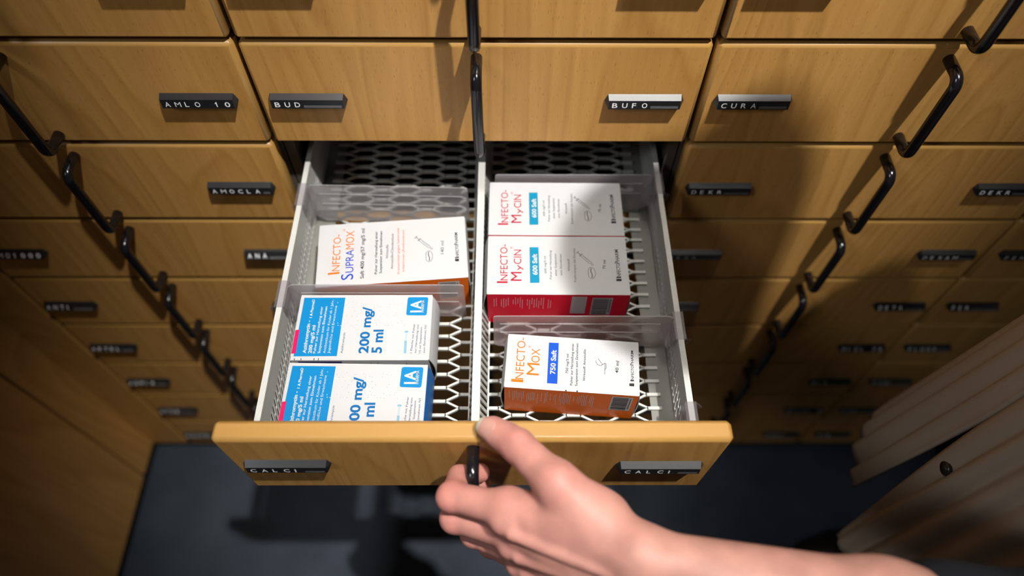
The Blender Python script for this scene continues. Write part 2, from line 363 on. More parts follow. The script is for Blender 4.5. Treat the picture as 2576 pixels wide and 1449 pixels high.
for sx in (-1, 1):
    xmax = XS - 0.0012
    ny = int((YB - Y0) / PY) + 1
    for j in range(ny + 1):
        for ph in (0, 1):
            y = Y0 + 0.0068 + (j + 0.5 * ph) * PY
            if y > YB - 0.002: continue
            x = 0.0184 - leg if ph == 0 else 0.0184 + dx
            if ph == 0: mb.bar((sx * 0.004, y), (sx * 0.009, y), 0.0030, ZF - 0.0034, ZF - 0.0006, 'mesh')
            while x < xmax:
                x1 = min(x + leg, xmax)
                mb.bar((sx * x, y), (sx * x1, y), 0.0030, ZF - 0.0034, ZF - 0.0006, 'mesh')
                if x1 < xmax:
                    for s2 in (-1, 1):
                        y2 = y + s2 * PY / 2
                        if Y0 + 0.001 < y2 < YB - 0.001 and x1 + dx <= xmax: mb.bar((sx * (x1 - 0.0007), y + s2 * 0.0002), (sx * (x1 + dx + 0.0007), y2 - s2 * 0.0002), 0.0019, ZF - 0.0034, ZF - 0.0006, 'mesh')
                x += PX
mb.build('mesh_floor', OD)
mb = MB()                                                   # centre divider rail with slotted skirts
mb.box((-0.0026, Y0, ZF - 0.003), (0.0026, YB, ZR - 0.0005), 'white_metal')
mb.box((-0.0034, Y0, ZR - 0.0035), (0.0034, YB, ZR + 0.0003), 'white_metal')
for sx in (-1, 1):
    n_ = int((YB - Y0) / 0.0068)
    for i in range(n_):
        y = Y0 + 0.003 + i * 0.0068
        zt_, zb_ = ZF + 0.026, ZF
        vs = [(sx * 0.0030, y, zt_), (sx * 0.0030, y + 0.0034, zt_), (sx * 0.0085, y + 0.0064, zb_), (sx * 0.0085, y + 0.003, zb_)]
        vs += [(a - sx * 0.0010, b, c - 0.0004) for a, b, c in vs]
        mb.add(vs, [(0, 1, 2, 3), (7, 6, 5, 4), (0, 4, 5, 1), (1, 5, 6, 2), (2, 6, 7, 3), (3, 7, 4, 0)], 'white_metal')
    a, b = sorted((sx * 0.0078, sx * 0.0094)); mb.box((a, Y0, ZF - 0.003), (b, YB, ZF + 0.0006), 'white_metal')
mb.build('centre_rail', OD)
mb = MB(); mb.box((-XS, YB - 0.0016, ZF - 0.004), (XS, YB, ZR), 'white_metal'); mb.build('back_panel', OD)

# ---------------------------------------------------------------- tall cabinet on the left, at right angles to the drawers
root = empty('tall_cabinet', (-0.672, -0.45, 0.0)); tag(root, 'plain tall beech cabinet at the left, at right angles to the drawers', 'cabinet')
def panel_part(name, a, b, key='wood'):
    c = tuple((a[i] + b[i]) / 2 for i in range(3)); mb = MB(); mb.box(tuple(a[i] - c[i] for i in range(3)), tuple(b[i] - c[i] for i in range(3)), key)
    o = mb.build(name, root, loc=(c[0] + 0.672, c[1] + 0.45, c[2])); bevel(o, 0.002); return o
zb = K - 8 * H_
panel_part('filler_panel', (-0.6715, 0.001, zb), (-0.6025, 0.019, 1.36))
panel_part('end_panel', (-0.690, -0.0615, zb), (-0.672, 0.019, 1.36))
panel_part('door', (-0.690, -0.62, zb), (-0.672, -0.0655, 1.36))
panel_part('door', (-0.690, -1.18, zb), (-0.672, -0.624, 1.36))
panel_part('body', (-1.10, -1.20, zb), (-0.6925, 0.03, 1.36), 'board')
panel_part('plinth', (-1.10, -1.20, 0.0), (-0.679, 0.03, zb - 0.0005), 'plinth')
panel_part('plinth', (-0.678, 0.012, 0.0), (-0.6005, 0.03, zb - 0.0005), 'plinth')

# ---------------------------------------------------------------- clear dividers clipped over the drawer rims
def divider(side, y, label, ztop=-0.1560, zbot=-0.2125, skew=0.0, flip=1):
    r = empty('drawer_divider', (side * XS, y, K - 0.16)); tag(r, label, 'divider', 'clear plastic dividers in the open drawer')
    t = 0.0011; L = XS - 0.0135
    def Xi(a): return -side * a                              # a: distance inward from the rim
    def bx(mb, a0, a1, y0, y1, z0, z1, key='clear'):
        xa, xb = sorted((Xi(a0), Xi(a1))); mb.box((xa, y0, z0 + 0.16), (xb, y1, z1 + 0.16), key)
    if True:
        mb = MB()
        z0, z1 = zbot, ztop
        # plate outline: the top drops to the rim near the clip, corners rounded at the free end
        out = [(0.0032, z1 - 0.022), (0.0035, z1 - 0.004), (0.0075, z1 - 0.0004), (0.012, z1), (L - 0.003, z1), (L - 0.0008, z1 - 0.0008), (L, z1 - 0.003), (L, z0 + 0.004), (L - 0.004, z0), (0.012, z0), (0.0032, z0 + 0.008)]
        n_ = len(out); vs = []
        for yy in (-t / 2, t / 2):
            for a, z in out: vs.append((Xi(a), yy + skew * (a / L - 0.5), z + 0.16))
        fs = [tuple(range(n_)), tuple(range(2 * n_ - 1, n_ - 1, -1))] + [(i, (i + 1) % n_, (i + 1) % n_ + n_, i + n_) for i in range(n_)]
        mb.add(vs, fs, 'clear')
        o = mb.build('plate', r)
        mb = MB()
        for zz in (z1 - 0.0135, z1 - 0.029):                  # two moulded ribs
            vs = []
            for a in (0.014, L - 0.006):
                for (yy, z) in ((-t / 2 - 0.0007, zz), (-t / 2 - 0.0007, zz + 0.0008), (-t / 2 + 0.0001, zz + 0.0009), (-t / 2 + 0.0001, zz - 0.0001)): vs.append((Xi(a), yy + skew * (a / L - 0.5), z + 0.16))
            mb.add(vs, [(0, 1, 5, 4), (1, 2, 6, 5), (2, 3, 7, 6), (3, 0, 4, 7), (0, 3, 2, 1), (4, 5, 6, 7)], 'clear')
        mb.build('rib', r)
    mb = MB(); y0, y1 = (-0.0215, 0.0065)
    bx(mb, -0.0050, 0.0046, y0, y1, -0.1598, -0.1589, 'clip')          # bridge over the rim
    bx(mb, 0.0036, 0.0046, y0, y1, -0.1720, -0.1598, 'clip')           # inner leg
    bx(mb, -0.0050, -0.0040, y0, y1, -0.1740, -0.1598, 'clip')         # outer leg
    # outer flare and the inner gusset that runs down to the plate
    for a0, a1, aa in ((-0.0050, -0.0100, -1), ):
        vs = [(Xi(-0.0046), y0, 0.0008), (Xi(-0.0105), y0 + 0.002, -0.004), (Xi(-0.0046), y0, -0.022), (Xi(-0.0046), y0 + 0.001, 0.0008), (Xi(-0.0105), y0 + 0.003, -0.004), (Xi(-0.0046), y0 + 0.001, -0.022)]
        mb.add(vs, [(0, 1, 2), (5, 4, 3), (0, 3, 4, 1), (1, 4, 5, 2), (2, 5, 3, 0)], 'clip')
    vs = [(Xi(0.0046), y0, -0.002), (Xi(0.0046), y1, -0.002), (Xi(0.0125), y1, -0.0215), (Xi(0.0125), y1 - 0.012, -0.0235), (Xi(0.0056), y0 + 0.002, -0.0235)]
    vs = vs + [(a + Xi(0.0008), b, c - 0.0006) for a, b, c in vs]
    mb.add(vs, [(0, 1, 2, 3, 4), (9, 8, 7, 6, 5)] + [(i, (i + 1) % 5, (i + 1) % 5 + 5, i + 5) for i in range(5)], 'clip')
    bx(mb, 0.0075, 0.0100, y0 + 0.002, y1 - 0.006, -0.1800, -0.1765, 'clip')   # little bar of the clip
    mb.v = [(a, flip * b, c) for a, b, c in mb.v]
    if flip < 0: mb.f = [f[::-1] for f in mb.f]
    mb.build('clip', r)
    return r
divider(-1, -0.1385, 'clear divider clipped to the left rim, between the orange-fronted carton and the blue-panelled ones')
divider(-1, -0.0230, 'clear divider clipped to the left rim, rearmost on that side, empty space behind it', skew=-0.004)
divider(1, -0.1710, 'clear divider clipped to the right rim, between the crimson-fronted and the rust-fronted carton')
divider(1, -0.0075, 'clear divider clipped to the right rim, behind the rear crimson-lettered carton')
divider(1, -0.2722, 'clear divider clipped to the right rim, tight behind the open drawer front', flip=-1)
# ---------------------------------------------------------------- medicine cartons
D = {"MOX":{"L":114.4,"W":51.2,"c":[0.0825,-0.2136],"ang":-0.0748,"t":[["I",15.7,5.4,15.7,8.0,10.6,"o",0],["NFECTO-",15.7,8.4,15.5,48.2,7.4,"o",0],["M",28.7,12.8,28.7,24.2,10.9,"o",0],["OX",28.7,24.9,28.4,38.4,7.4,"o",0],["®",20.4,38.6,20.4,41.2,2.4,"o",0],["750 Saft",42.5,15.0,42.8,38.1,4.3,"w",2],["750 mg/5 ml",53.6,16.5,53.7,35.2,2.1,"k",0],["Pulver zur Herstellung einer",57.6,5.7,57.9,46.0,2.1,"k",0],["Suspension zum Einnehmen",61.9,5.4,61.8,46.3,2.1,"k",0],["Wirkstoff: Amoxicillin",68.4,10.5,68.5,40.9,2.0,"k",0],["40 ml",96.7,20.0,97.4,31.6,2.8,"k",0],["I",109.9,13.4,109.9,14.7,3.0,"k",0],["NFECTO",109.9,15.0,109.9,28.0,2.3,"k",0],["P",109.9,28.4,109.9,30.3,3.0,"k",0],["HARM",109.9,30.7,109.9,42.6,2.3,"k",0]],"q":[[[[36.0,45.2],[44.6,45.4],[44.8,6.2],[36.0,6.2]],"b"],[[[106.0,11.3],[110.1,11.5],[110.1,8.8],[106.0,8.7]],"k"],[[[51.7,1.2],[52.9,1.2],[52.9,-0.7],[51.8,-0.7]],"k"],[[[61.2,1.4],[62.4,1.4],[62.4,-0.5],[61.3,-0.5]],"k"]],"ic":[[[[85.0,18.1],[85.1,28.8],[86.2,28.1],[86.2,23.8],[85.1,22.8]],"k"],[[[85.1,28.8],[83.2,27.3],[81.3,29.8],[79.4,32.7]],"k"],[[[83.2,27.3],[81.7,26.0],[78.8,26.9],[76.9,30.4]],"k"]],"dots":[[86.5,40.9],[86.2,38.2],[88.6,40.3],[91.6,40.5],[94.3,38.5],[97.4,40.4],[100.1,40.3],[97.3,38.2],[100.1,38.5],[103.7,42.9],[106.2,43.0],[103.7,38.7],[77.1,42.9],[71.2,38.4],[74.5,38.6],[76.9,33.8],[71.2,34.4],[65.4,41.3],[65.5,34.3],[74.6,29.7],[71.3,29.1],[63.2,29.8],[88.3,29.0],[91.6,29.0],[100.0,33.6],[103.6,29.5],[100.0,29.3]]},"SUP":{"L":140.4,"W":71.4,"c":[-0.0839,-0.0964],"ang":0.0826,"t":[["I",21.3,13.6,21.2,15.7,11.1,"o",0],["NFECTO-",21.2,16.8,21.2,59.1,7.4,"o",0],["S",34.1,6.3,34.0,12.9,11.4,"B",0],["UPRA",34.1,14.3,33.7,40.2,7.6,"B",0],["MOX",33.7,40.9,33.7,62.4,8.0,"o",0],["®",25.1,62.7,25.0,65.4,2.5,"o",0],["Saft 400 mg/57 mg/5 ml",43.9,6.5,43.6,64.3,3.4,"k",1],["Pulver zur Herstellung einer",56.2,10.4,55.9,59.8,2.5,"k",1],["Suspension zum Einnehmen",60.6,10.9,60.5,59.8,2.5,"k",1],["Wirkstoffe:",66.4,27.1,66.5,43.6,2.3,"g",0],["Amoxicillin/Clavulansäure",71.0,15.0,71.4,55.8,2.3,"g",0],["Arzneimittel gegen bakterielle",77.1,8.3,76.8,62.4,2.3,"O",0],["Infektionen (Antibiotikum)",81.6,11.2,81.8,59.4,2.3,"O",0],["140 ml",118.9,28.0,119.4,43.4,3.1,"g",0],["I",133.0,22.4,132.9,23.7,3.7,"k",0],["NFECTO",133.0,24.1,133.0,37.4,2.8,"k",0],["P",133.0,37.7,132.9,39.7,3.7,"k",0],["HARM",132.9,40.0,132.8,52.2,2.9,"k",0]],"q":[[[[129.3,21.6],[133.0,21.5],[132.8,18.6],[129.3,18.9]],"k"]],"syr":[[[[92.8,49.8],[107.4,35.3]],"k"]],"lip":[[[[104.8,26.6],[104.9,32.9],[108.4,26.6]],"k"]]},"MYC":{"L":131.2,"W":65.7,"c":[0.0733,-0.1118],"ang":-0.0066,"t":[["I",18.7,12.2,18.7,14.1,10.3,"r",0],["NFECTO-",18.8,15.2,18.2,55.9,7.1,"r",0],["M",31.6,14.7,31.6,24.5,10.4,"r",0],["y",31.5,26.3,31.5,32.5,5.7,"r",0],["CIN",31.5,33.3,31.5,49.8,7.4,"r",0],["®",23.3,50.6,23.3,53.4,2.3,"r",0],["600 Saft",46.4,21.3,46.2,45.1,4.4,"w",2],["600 mg/5 ml",54.9,23.2,54.6,42.7,2.0,"g",0],["Pulver zur Herstellung",59.6,16.7,60.0,49.2,2.0,"g",0],["einer Suspension",64.5,20.3,64.6,45.6,2.0,"g",0],["zum Einnehmen",69.4,20.9,69.5,45.0,2.0,"g",0],["Wirkstoff:",76.9,25.9,76.8,39.6,2.0,"g",0],["Erythromycin (als Estolat)",82.2,13.9,82.6,51.8,2.0,"g",0],["75 ml",109.9,28.3,111.0,38.4,2.4,"k",0],["I",124.1,18.5,124.1,19.9,4.5,"k",0],["NFECTO",124.1,20.3,123.9,34.6,3.5,"k",0],["P",123.9,34.9,123.9,37.1,4.5,"k",0],["HARM",123.9,37.4,123.5,50.7,3.5,"k",0]],"q":[[[[39.3,52.8],[47.9,52.9],[48.2,12.8],[39.5,12.5]],"t"],[[[119.6,17.7],[124.4,17.6],[124.3,15.1],[119.6,15.0]],"k"]],"syr":[[[[84.8,47.2],[98.3,33.3]],"k"]],"lip":[[[[96.9,23.8],[97.2,30.1],[100.7,23.8]],"k"]]},"MYC1":{"L":130.9,"W":66.4,"c":[0.0742,-0.0448],"ang":-0.0088},"AZ":{"L":119.5,"W":66.1,"c":[-0.1021,-0.1767],"ang":0.002,"t":[["Azithromycin -",12.6,6.7,12.0,39.5,3.0,"w",2],["1 A Pharma®",12.8,42.1,12.8,61.4,2.3,"w",2],["200 mg/5 ml",17.4,6.7,17.2,34.6,3.0,"w",2],["Pulver zur Herstellung einer",20.9,6.7,21.2,54.0,2.3,"w",1],["Suspension zum Einnehmen",25.0,6.7,25.2,54.0,2.3,"w",1],["Antibiotikum für Kinder ab 1 Jahr,",29.6,6.7,30.1,61.1,2.3,"w",0],["Jugendliche und Erwachsene",33.3,6.7,33.9,54.6,2.3,"w",0],["Azithromycin",44.4,6.7,44.5,27.0,1.8,"n",0],["200 mg/",66.4,6.7,65.6,53.6,8.2,"c",1],["5 ml",78.2,6.7,77.9,30.1,8.7,"c",1],["1A",109.7,47.8,109.4,60.3,9.2,"w",2],["PHARMA",112.8,47.8,112.5,60.5,2.8,"w",1],["1 Flasche mit Pulver",104.8,6.7,105.7,36.0,1.7,"n",0],["zur Herstellung von",108.5,6.7,109.0,35.1,1.7,"n",0],["15 ml Suspension",112.4,6.7,112.1,32.5,1.7,"n",0],["zum Einnehmen N1",116.0,6.7,115.9,34.6,1.7,"n",0]],"q":[[[[3.0,63.2],[40.3,63.3],[39.8,4.0],[2.3,3.8]],"s"],[[[-0.5,29.7],[3.6,30.2],[3.7,6.7],[-0.3,6.4]],"p"],[[[3.2,2.0],[3.8,2.0],[4.0,0.0],[3.3,0.0]],"k"],[[[8.8,2.0],[9.5,2.0],[9.6,0.0],[9.0,0.0]],"k"],[[[20.1,2.0],[20.8,2.0],[20.9,0.0],[20.2,0.0]],"k"],[[[23.9,2.0],[24.5,2.0],[24.6,0.0],[24.0,0.0]],"k"],[[[97.7,6.6],[99.9,6.6],[99.6,19.0],[97.4,19.0]],"l"],[[[97.5,19.6],[99.4,19.6],[99.6,26.7],[97.7,26.7]],"L"],[[[96.9,27.0],[100.2,27.0],[100.2,28.8],[97.0,28.8]],"l"]],"rr":[[[[97.2,63.7],[116.0,63.7],[115.4,44.5],[96.9,44.7]],"s"]],"dots":[[48.1,58.5],[50.7,57.8],[42.2,55.9],[44.7,53.3],[48.3,53.5],[57.6,55.9],[59.2,55.9],[56.6,53.6],[65.3,56.8],[67.3,55.5],[70.8,54.5],[73.3,53.9],[67.5,53.2],[82.0,56.8],[85.4,56.4],[88.8,55.8],[81.7,54.2],[50.3,49.7],[55.9,49.1],[44.1,44.6],[48.6,44.3],[53.9,46.5],[53.1,44.0],[73.1,49.7],[76.7,46.5],[74.1,43.9],[54.6,39.5],[44.9,37.3],[48.4,34.5],[50.6,34.8],[53.9,34.8],[72.7,40.5],[71.3,37.3],[74.0,37.3],[76.8,37.0],[71.5,35.1],[84.4,38.9],[86.7,44.6],[88.2,47.1],[79.2,34.8],[81.9,34.8],[85.2,34.5],[90.0,37.3],[93.5,37.3],[95.3,39.8],[93.7,39.5],[96.2,34.4],[36.7,36.7],[37.2,34.4],[39.4,34.2],[33.9,57.9]]}}
def carton(design, c, ang, L, Wd, H, label, side_keys, zbase=-0.2150 - 0.0004, big_flap=None):
    """side_keys: front(-y), back(+y), left(-x), right(+x)"""
    d = D[design]; r = empty('medicine_carton', (c[0], c[1], K + zbase), ang); tag(r, label, 'medicine box', 'medicine cartons in the open drawer')
    L /= 1000; Wd /= 1000; sc_u = L / (d['L'] / 1000); sc_v = Wd / (d['W'] / 1000)
    hx, hy = L / 2, Wd / 2
    mb = MB(); e = 0.0005
    v = [(-hx, -hy, 0), (hx, -hy, 0), (hx, hy, 0), (-hx, hy, 0), (-hx, -hy, H), (hx, -hy, H), (hx, hy, H), (-hx, hy, H)]
    mb.add(v, [(0, 3, 2, 1)], 'paper'); mb.add(v, [(4, 5, 6, 7)], 'paper')
    mb.add(v, [(0, 1, 5, 4)], side_keys[0]); mb.add(v, [(2, 3, 7, 6)], side_keys[1]); mb.add(v, [(3, 0, 4, 7)], side_keys[2]); mb.add(v, [(1, 2, 6, 5)], side_keys[3])
    def top(u, w_, lift=0.00012): return (u / 1000 * sc_u - hx, w_ / 1000 * sc_v - hy, H + lift)
    for i_, (q, key) in enumerate(d.get('q', [])): mb.add([top(min(max(p[0], 0), d['L']), min(max(p[1], 0), d['W']), 0.00004 + 0.000012 * i_) for p in q][::-1], [tuple(range(len(q)))], key)
    for q, key in d.get('rr', []):                            # rounded square of the mark
        P = [Vector(p) for p in q]; pts = []
        for i in range(4):
            a, b, cc = P[i - 1], P[i], P[(i + 1) % 4]; ra = (a - b).normalized() * 2.2; rb = (cc - b).normalized() * 2.2
            for k in range(6):
                t = k / 5; pts.append(b + ra * (1 - t) ** 2 + rb * t ** 2)
        mb.add([top(p.x, p.y, 0.00006) for p in pts][::-1], [tuple(range(len(pts)))], key)
    for s_, u0, v0, u1, v1, h, key, wt in d['t']: put_text(mb, s_, (u0, v0), (u1, v1), h, key, top, 2 if key == 'c' else max(wt, 1) if key in 'kgn' else wt)
    def stroke(pts, wd, key):
        for a, b in zip(pts[:-1], pts[1:]):
            a = Vector(a); b = Vector(b); n_ = Vector((-(b - a).y, (b - a).x)).normalized() * wd / 2
            mb.add([top(*(a + n_)), top(*(a - n_)), top(*(b - n_)), top(*(b + n_))], [(0, 1, 2, 3)], key)
    for pts, key in d.get('ic', []): stroke(pts, 0.35, key)
    for (a, b), key in d.get('syr', []):                      # the little syringe
        a = Vector(a); b = Vector(b); t = (b - a).normalized(); n_ = Vector((-t.y, t.x)); Ls = (b - a).length; q = Ls * 0.09
        stroke([a + n_ * q, a - n_ * q], 0.5, key); stroke([a, a + t * Ls * 0.25], 0.5, key)
        stroke([a + t * Ls * .22 + n_ * q * 1.2, a + t * Ls * .22 - n_ * q * 1.2], 0.5, key)
        for sg in (-1, 1): stroke([a + t * Ls * .22 + n_ * sg * q * .6, a + t * Ls * .88 + n_ * sg * q * .6], 0.35, key)
        for k in range(6): stroke([a + t * Ls * (.35 + k * .08) + n_ * q * .6, a + t * Ls * (.35 + k * .08)], 0.25, key)
        stroke([a + t * Ls * .88 + n_ * q * .6, a + t * Ls * .92, a + t * Ls * .88 - n_ * q * .6], 0.35, key)
        cc = b; stroke([cc + Vector((math.cos(k * .785), math.sin(k * .785))) * q * .5 for k in range(9)], 0.3, key)
    for (c0, c1, c2), key in d.get('lip', []):                # the pair of lips
        c0 = Vector(c0); rv = (Vector(c1) - c0).length; ru = (Vector(c2) - c0).length * 0.95
        for sg in (-1, 1):
            pts = []
            for k in range(13):
                a = math.pi * k / 12; s2 = math.sin(a) * ru * (1 - (0.22 if sg < 0 else 0) * math.exp(-((a - math.pi / 2) / .35) ** 2))
                pts.append((c0.x + sg * s2, c0.y - rv * math.cos(a)))
            stroke(pts, 0.35, key)
        stroke([(c0.x + ru * .16 * math.sin(k * 1.05), c0.y - rv * .85 + k * rv * 1.7 / 6) for k in range(7)], 0.7, key)
    for (u, w_) in d.get('dots', []):                         # braille
        rr = 0.55; b0 = [top(u + rr * math.cos(k * 1.0472), w_ + rr * math.sin(k * 1.0472), 0.0) for k in range(6)]; b1 = [top(u + .25 * math.cos(k * 1.0472), w_ + .25 * math.sin(k * 1.0472), 0.00028) for k in range(6)]
        mb.add(b0 + b1, [tuple(range(6, 12))] + [(k, (k + 1) % 6, (k + 1) % 6 + 6, k + 6) for k in range(6)], 'paper')
    def front(u, z, lift=0.00012): return (u / 1000 - hx, -hy - lift, H - z / 1000)
    def fquad(pts, key, lift=0.00008): mb.add([front(*p, lift) for p in pts], [tuple(range(len(pts)))][0:1], key)
    rnd = random.Random(sum(map(ord, label)))
    def fine_print(u0, u1, key, z0=4, z1=26, dens=1.0):       # rows of text too small to read
        u = u0
        while u < u1:
            zb_ = rnd.uniform(z0 + 2, z0 + 8); ze = rnd.uniform(z1 - 10, z1)
            z = ze
            while z > zb_:
                ln = rnd.uniform(0.8, 2.6); fquad([(u, z), (u + 0.55, z), (u + 0.55, z - ln), (u, z - ln)], key); z -= ln + 0.5
            u += rnd.choice((1.5, 1.5, 1.5, 3.2)) / dens
    def barcode(u0, u1, z0, z1):
        fquad([(u0, z1), (u1, z1), (u1, z0), (u0, z0)], 'paper')
        z = z0 + 1.5
        while z < z1 - 1.5:
            t_ = rnd.choice((0.25, 0.35, 0.6, 0.9)); fquad([(u0 + 1.2, z + t_), (u1 - 3.4, z + t_), (u1 - 3.4, z), (u0 + 1.2, z)], 'k', 0.00016); z += t_ + rnd.choice((0.3, 0.45, 0.7))
        zz = z0 + 3
        while zz < z1 - 4: fquad([(u1 - 2.4, zz + .9), (u1 - 1.2, zz + .9), (u1 - 1.2, zz), (u1 - 2.4, zz)], 'k', 0.00016); zz += 1.5
    if design == 'MOX':
        fine_print(4, 78, 'w', 3, 30); barcode(92, 110, 4, 33)
        v0 = [(-hx - 0.0001, hy * .22, H - 0.001), (-hx - 0.0001, hy * .22, H + 0.00013), (-hx + 0.0012, hy * .22, H + 0.00013)]
        mb.add([(-hx - .0004, hy * .30, H - .004), (-hx - .0004, -hy * .18, H - .004), (-hx + .0009, -hy * .18, H + .0001), (-hx + .0009, hy * .30, H + .0001)], [(0, 1, 2, 3)], 'r')
    if design == 'MYC':
        fine_print(6, 60, 'w', 3, 26, 0.7); fquad([(78, 34), (92, 34), (92, 3), (78, 3)], 'paper'); barcode(97, 116, 5, 36)
    if design == 'SUP':
        fine_print(8, 90, 'w', 3, 28); barcode(112, 132, 5, 34)
        mb.add([(-hx - .0002, hy * .2, H - .004), (-hx - .0002, -hy * .5, H - .004), (-hx - .0002, -hy * .5, H - .0003), (-hx - .0002, hy * .2, H - .0003)], [(0, 1, 2, 3)], 'r')
    if design == 'AZ':
        fquad([(6, 6), (44, 6), (44, 2.2), (6, 2.2)], 'v'); fine_print(50, 105, 'k', 1.5, 12, 0.25)
        for k in range(9): mb.add([(hx + .0002, -hy + .006 + k * .006, H - .012 - .003 * (k % 3)), (hx + .0002, -hy + .0085 + k * .006, H - .012 - .003 * (k % 3)), (hx + .0002, -hy + .0085 + k * .006, H - .009 - .003 * (k % 3)), (hx + .0002, -hy + .006 + k * .006, H - .009 - .003 * (k % 3))], [(0, 1, 2, 3)], 'w')
        mb.add([(hx - .0012, -hy * .05, H + .0001), (hx - .0012, -hy * .6, H + .0001), (hx + .0003, -hy * .6, H - .006), (hx + .0003, -hy * .05, H - .006)], [(3, 2, 1, 0)], 'p')
    o = mb.build('carton', r)
    # tucked end flaps, bulging a little
    for sx, key in ((-1, side_keys[2]), (1, side_keys[3])):
        fb = MB(); n_ = 8; bul = (big_flap or {}).get(sx, 0.0016)
        for i in range(n_ + 1):
            t_ = i / n_; z = H * (0.985 - 0.95 * t_); b = bul * math.sin(math.pi * min(1, t_ * 1.0)) ** 0.8
            fb.v += [(sx * (hx + 0.0004 + b), -hy + 0.0012, z), (sx * (hx + 0.0004 + b), hy - 0.0012, z), (sx * (hx + b - 0.0003), hy - 0.0012, z), (sx * (hx + b - 0.0003), -hy + 0.0012, z)]
        k_ = fb.mi(key)
        for i in range(n_):
            for j in range(4): fb.f.append([i * 4 + j, i * 4 + (j + 1) % 4, i * 4 + 4 + (j + 1) % 4, i * 4 + 4 + j]); fb.m.append(k_)
        fb.f.append([3, 2, 1, 0]); fb.m.append(k_); fb.f.append([n_ * 4 + j for j in range(4)]); fb.m.append(k_)
        fb.build('end_flap', r, smooth=False)
    return r
carton('SUP', (-0.0834, -0.0945), 0.0826, 140.4, 71.4, 0.0500, 'white carton with orange and blue lettering and 140 ml, rearmost on the left', ('fo', 'paper', 'paper', 'paper'))
carton('AZ', (-0.1021, -0.1767), 0.002, 119.5, 66.1, 0.0500, 'white carton with sky blue panel, rear one of the two alike', ('paper', 'paper', 'paper', 'paper'), big_flap={1: 0.0045})
carton('AZ', (-0.1026, -0.2459), -0.0165, 119.5, 65.5, 0.0500, 'white carton with sky blue panel, front one, cut off by the drawer front', ('paper', 'paper', 'paper', 'fb'), big_flap={1: 0.003})
carton('MYC', (0.0737, -0.0448), -0.0075, 130.8, 65.6, 0.0520, 'white carton with crimson lettering and teal bar, rear one of the pair', ('fr', 'fr', 'paper', 'paper'))
carton('MYC', (0.0733, -0.1116), -0.0066, 131.0, 65.6, 0.0520, 'white carton with crimson lettering and teal bar, front one showing its crimson side', ('fr', 'fr', 'paper', 'paper'), big_flap={-1: 0.004})
carton('MOX', (0.0825, -0.2136), -0.0748, 114.4, 51.2, 0.0500, 'white carton with orange lettering, blue bar and rust orange side, front right', ('fo', 'fo', 'paper', 'paper'), big_flap={-1: 0.0032, 1: 0.002})
# ---------------------------------------------------------------- person: implicit surfaces, meshed by surface nets
def smin(a, b, k):
    h = np.clip(0.5 + 0.5 * (b - a) / k, 0, 1); return b * (1 - h) + a * h - k * h * (1 - h)
class Field:
    def __init__(s, lo, hi, step):
        s.lo = np.array(lo, float); s.st = step; s.n = np.ceil((np.array(hi) - s.lo) / step).astype(int) + 1
        s.ax = [s.lo[i] + np.arange(s.n[i]) * step for i in range(3)]
    def new(s): return np.full(s.n, 9.0, dtype=np.float32)
    def sub(s, pts, m):
        p = np.array(pts); a = np.floor((p.min(0) - m - s.lo) / s.st).astype(int); b = np.ceil((p.max(0) + m - s.lo) / s.st).astype(int) + 1
        a = np.clip(a, 0, s.n); b = np.clip(b, 0, s.n); return tuple(slice(int(x), int(y)) for x, y in zip(a, b))
    def grid(s, sl):
        return np.meshgrid(s.ax[0][sl[0]], s.ax[1][sl[1]], s.ax[2][sl[2]], indexing='ij', sparse=True)
    def cone(s, F, p, q, r0, r1, k=0.004, squash=None):
        """smooth-union a round cone; squash=(direction, factor) flattens it"""
        p = np.array(p, float); q = np.array(q, float); m = max(r0, r1) + 4 * k + 3 * s.st
        sl = s.sub([p, q], m)
        if any(x.stop - x.start <= 0 for x in sl): return F
        X, Y, Z = s.grid(sl); dx, dy, dz = X - p[0], Y - p[1], Z - p[2]; a = q - p; L2 = max(float(a @ a), 1e-12)
        t = np.clip((dx * a[0] + dy * a[1] + dz * a[2]) / L2, 0, 1)
        ex, ey, ez = dx - t * a[0], dy - t * a[1], dz - t * a[2]
        d2 = ex * ex + ey * ey + ez * ez
        if squash is not None:
            n_, f = squash; n_ = np.array(n_) / np.linalg.norm(n_); c = ex * n_[0] + ey * n_[1] + ez * n_[2]; d2 = d2 + c * c * (f * f - 1)
        d = np.sqrt(d2) - (r0 + (r1 - r0) * t)
        F[sl] = smin(F[sl], d.astype(np.float32), k); return F
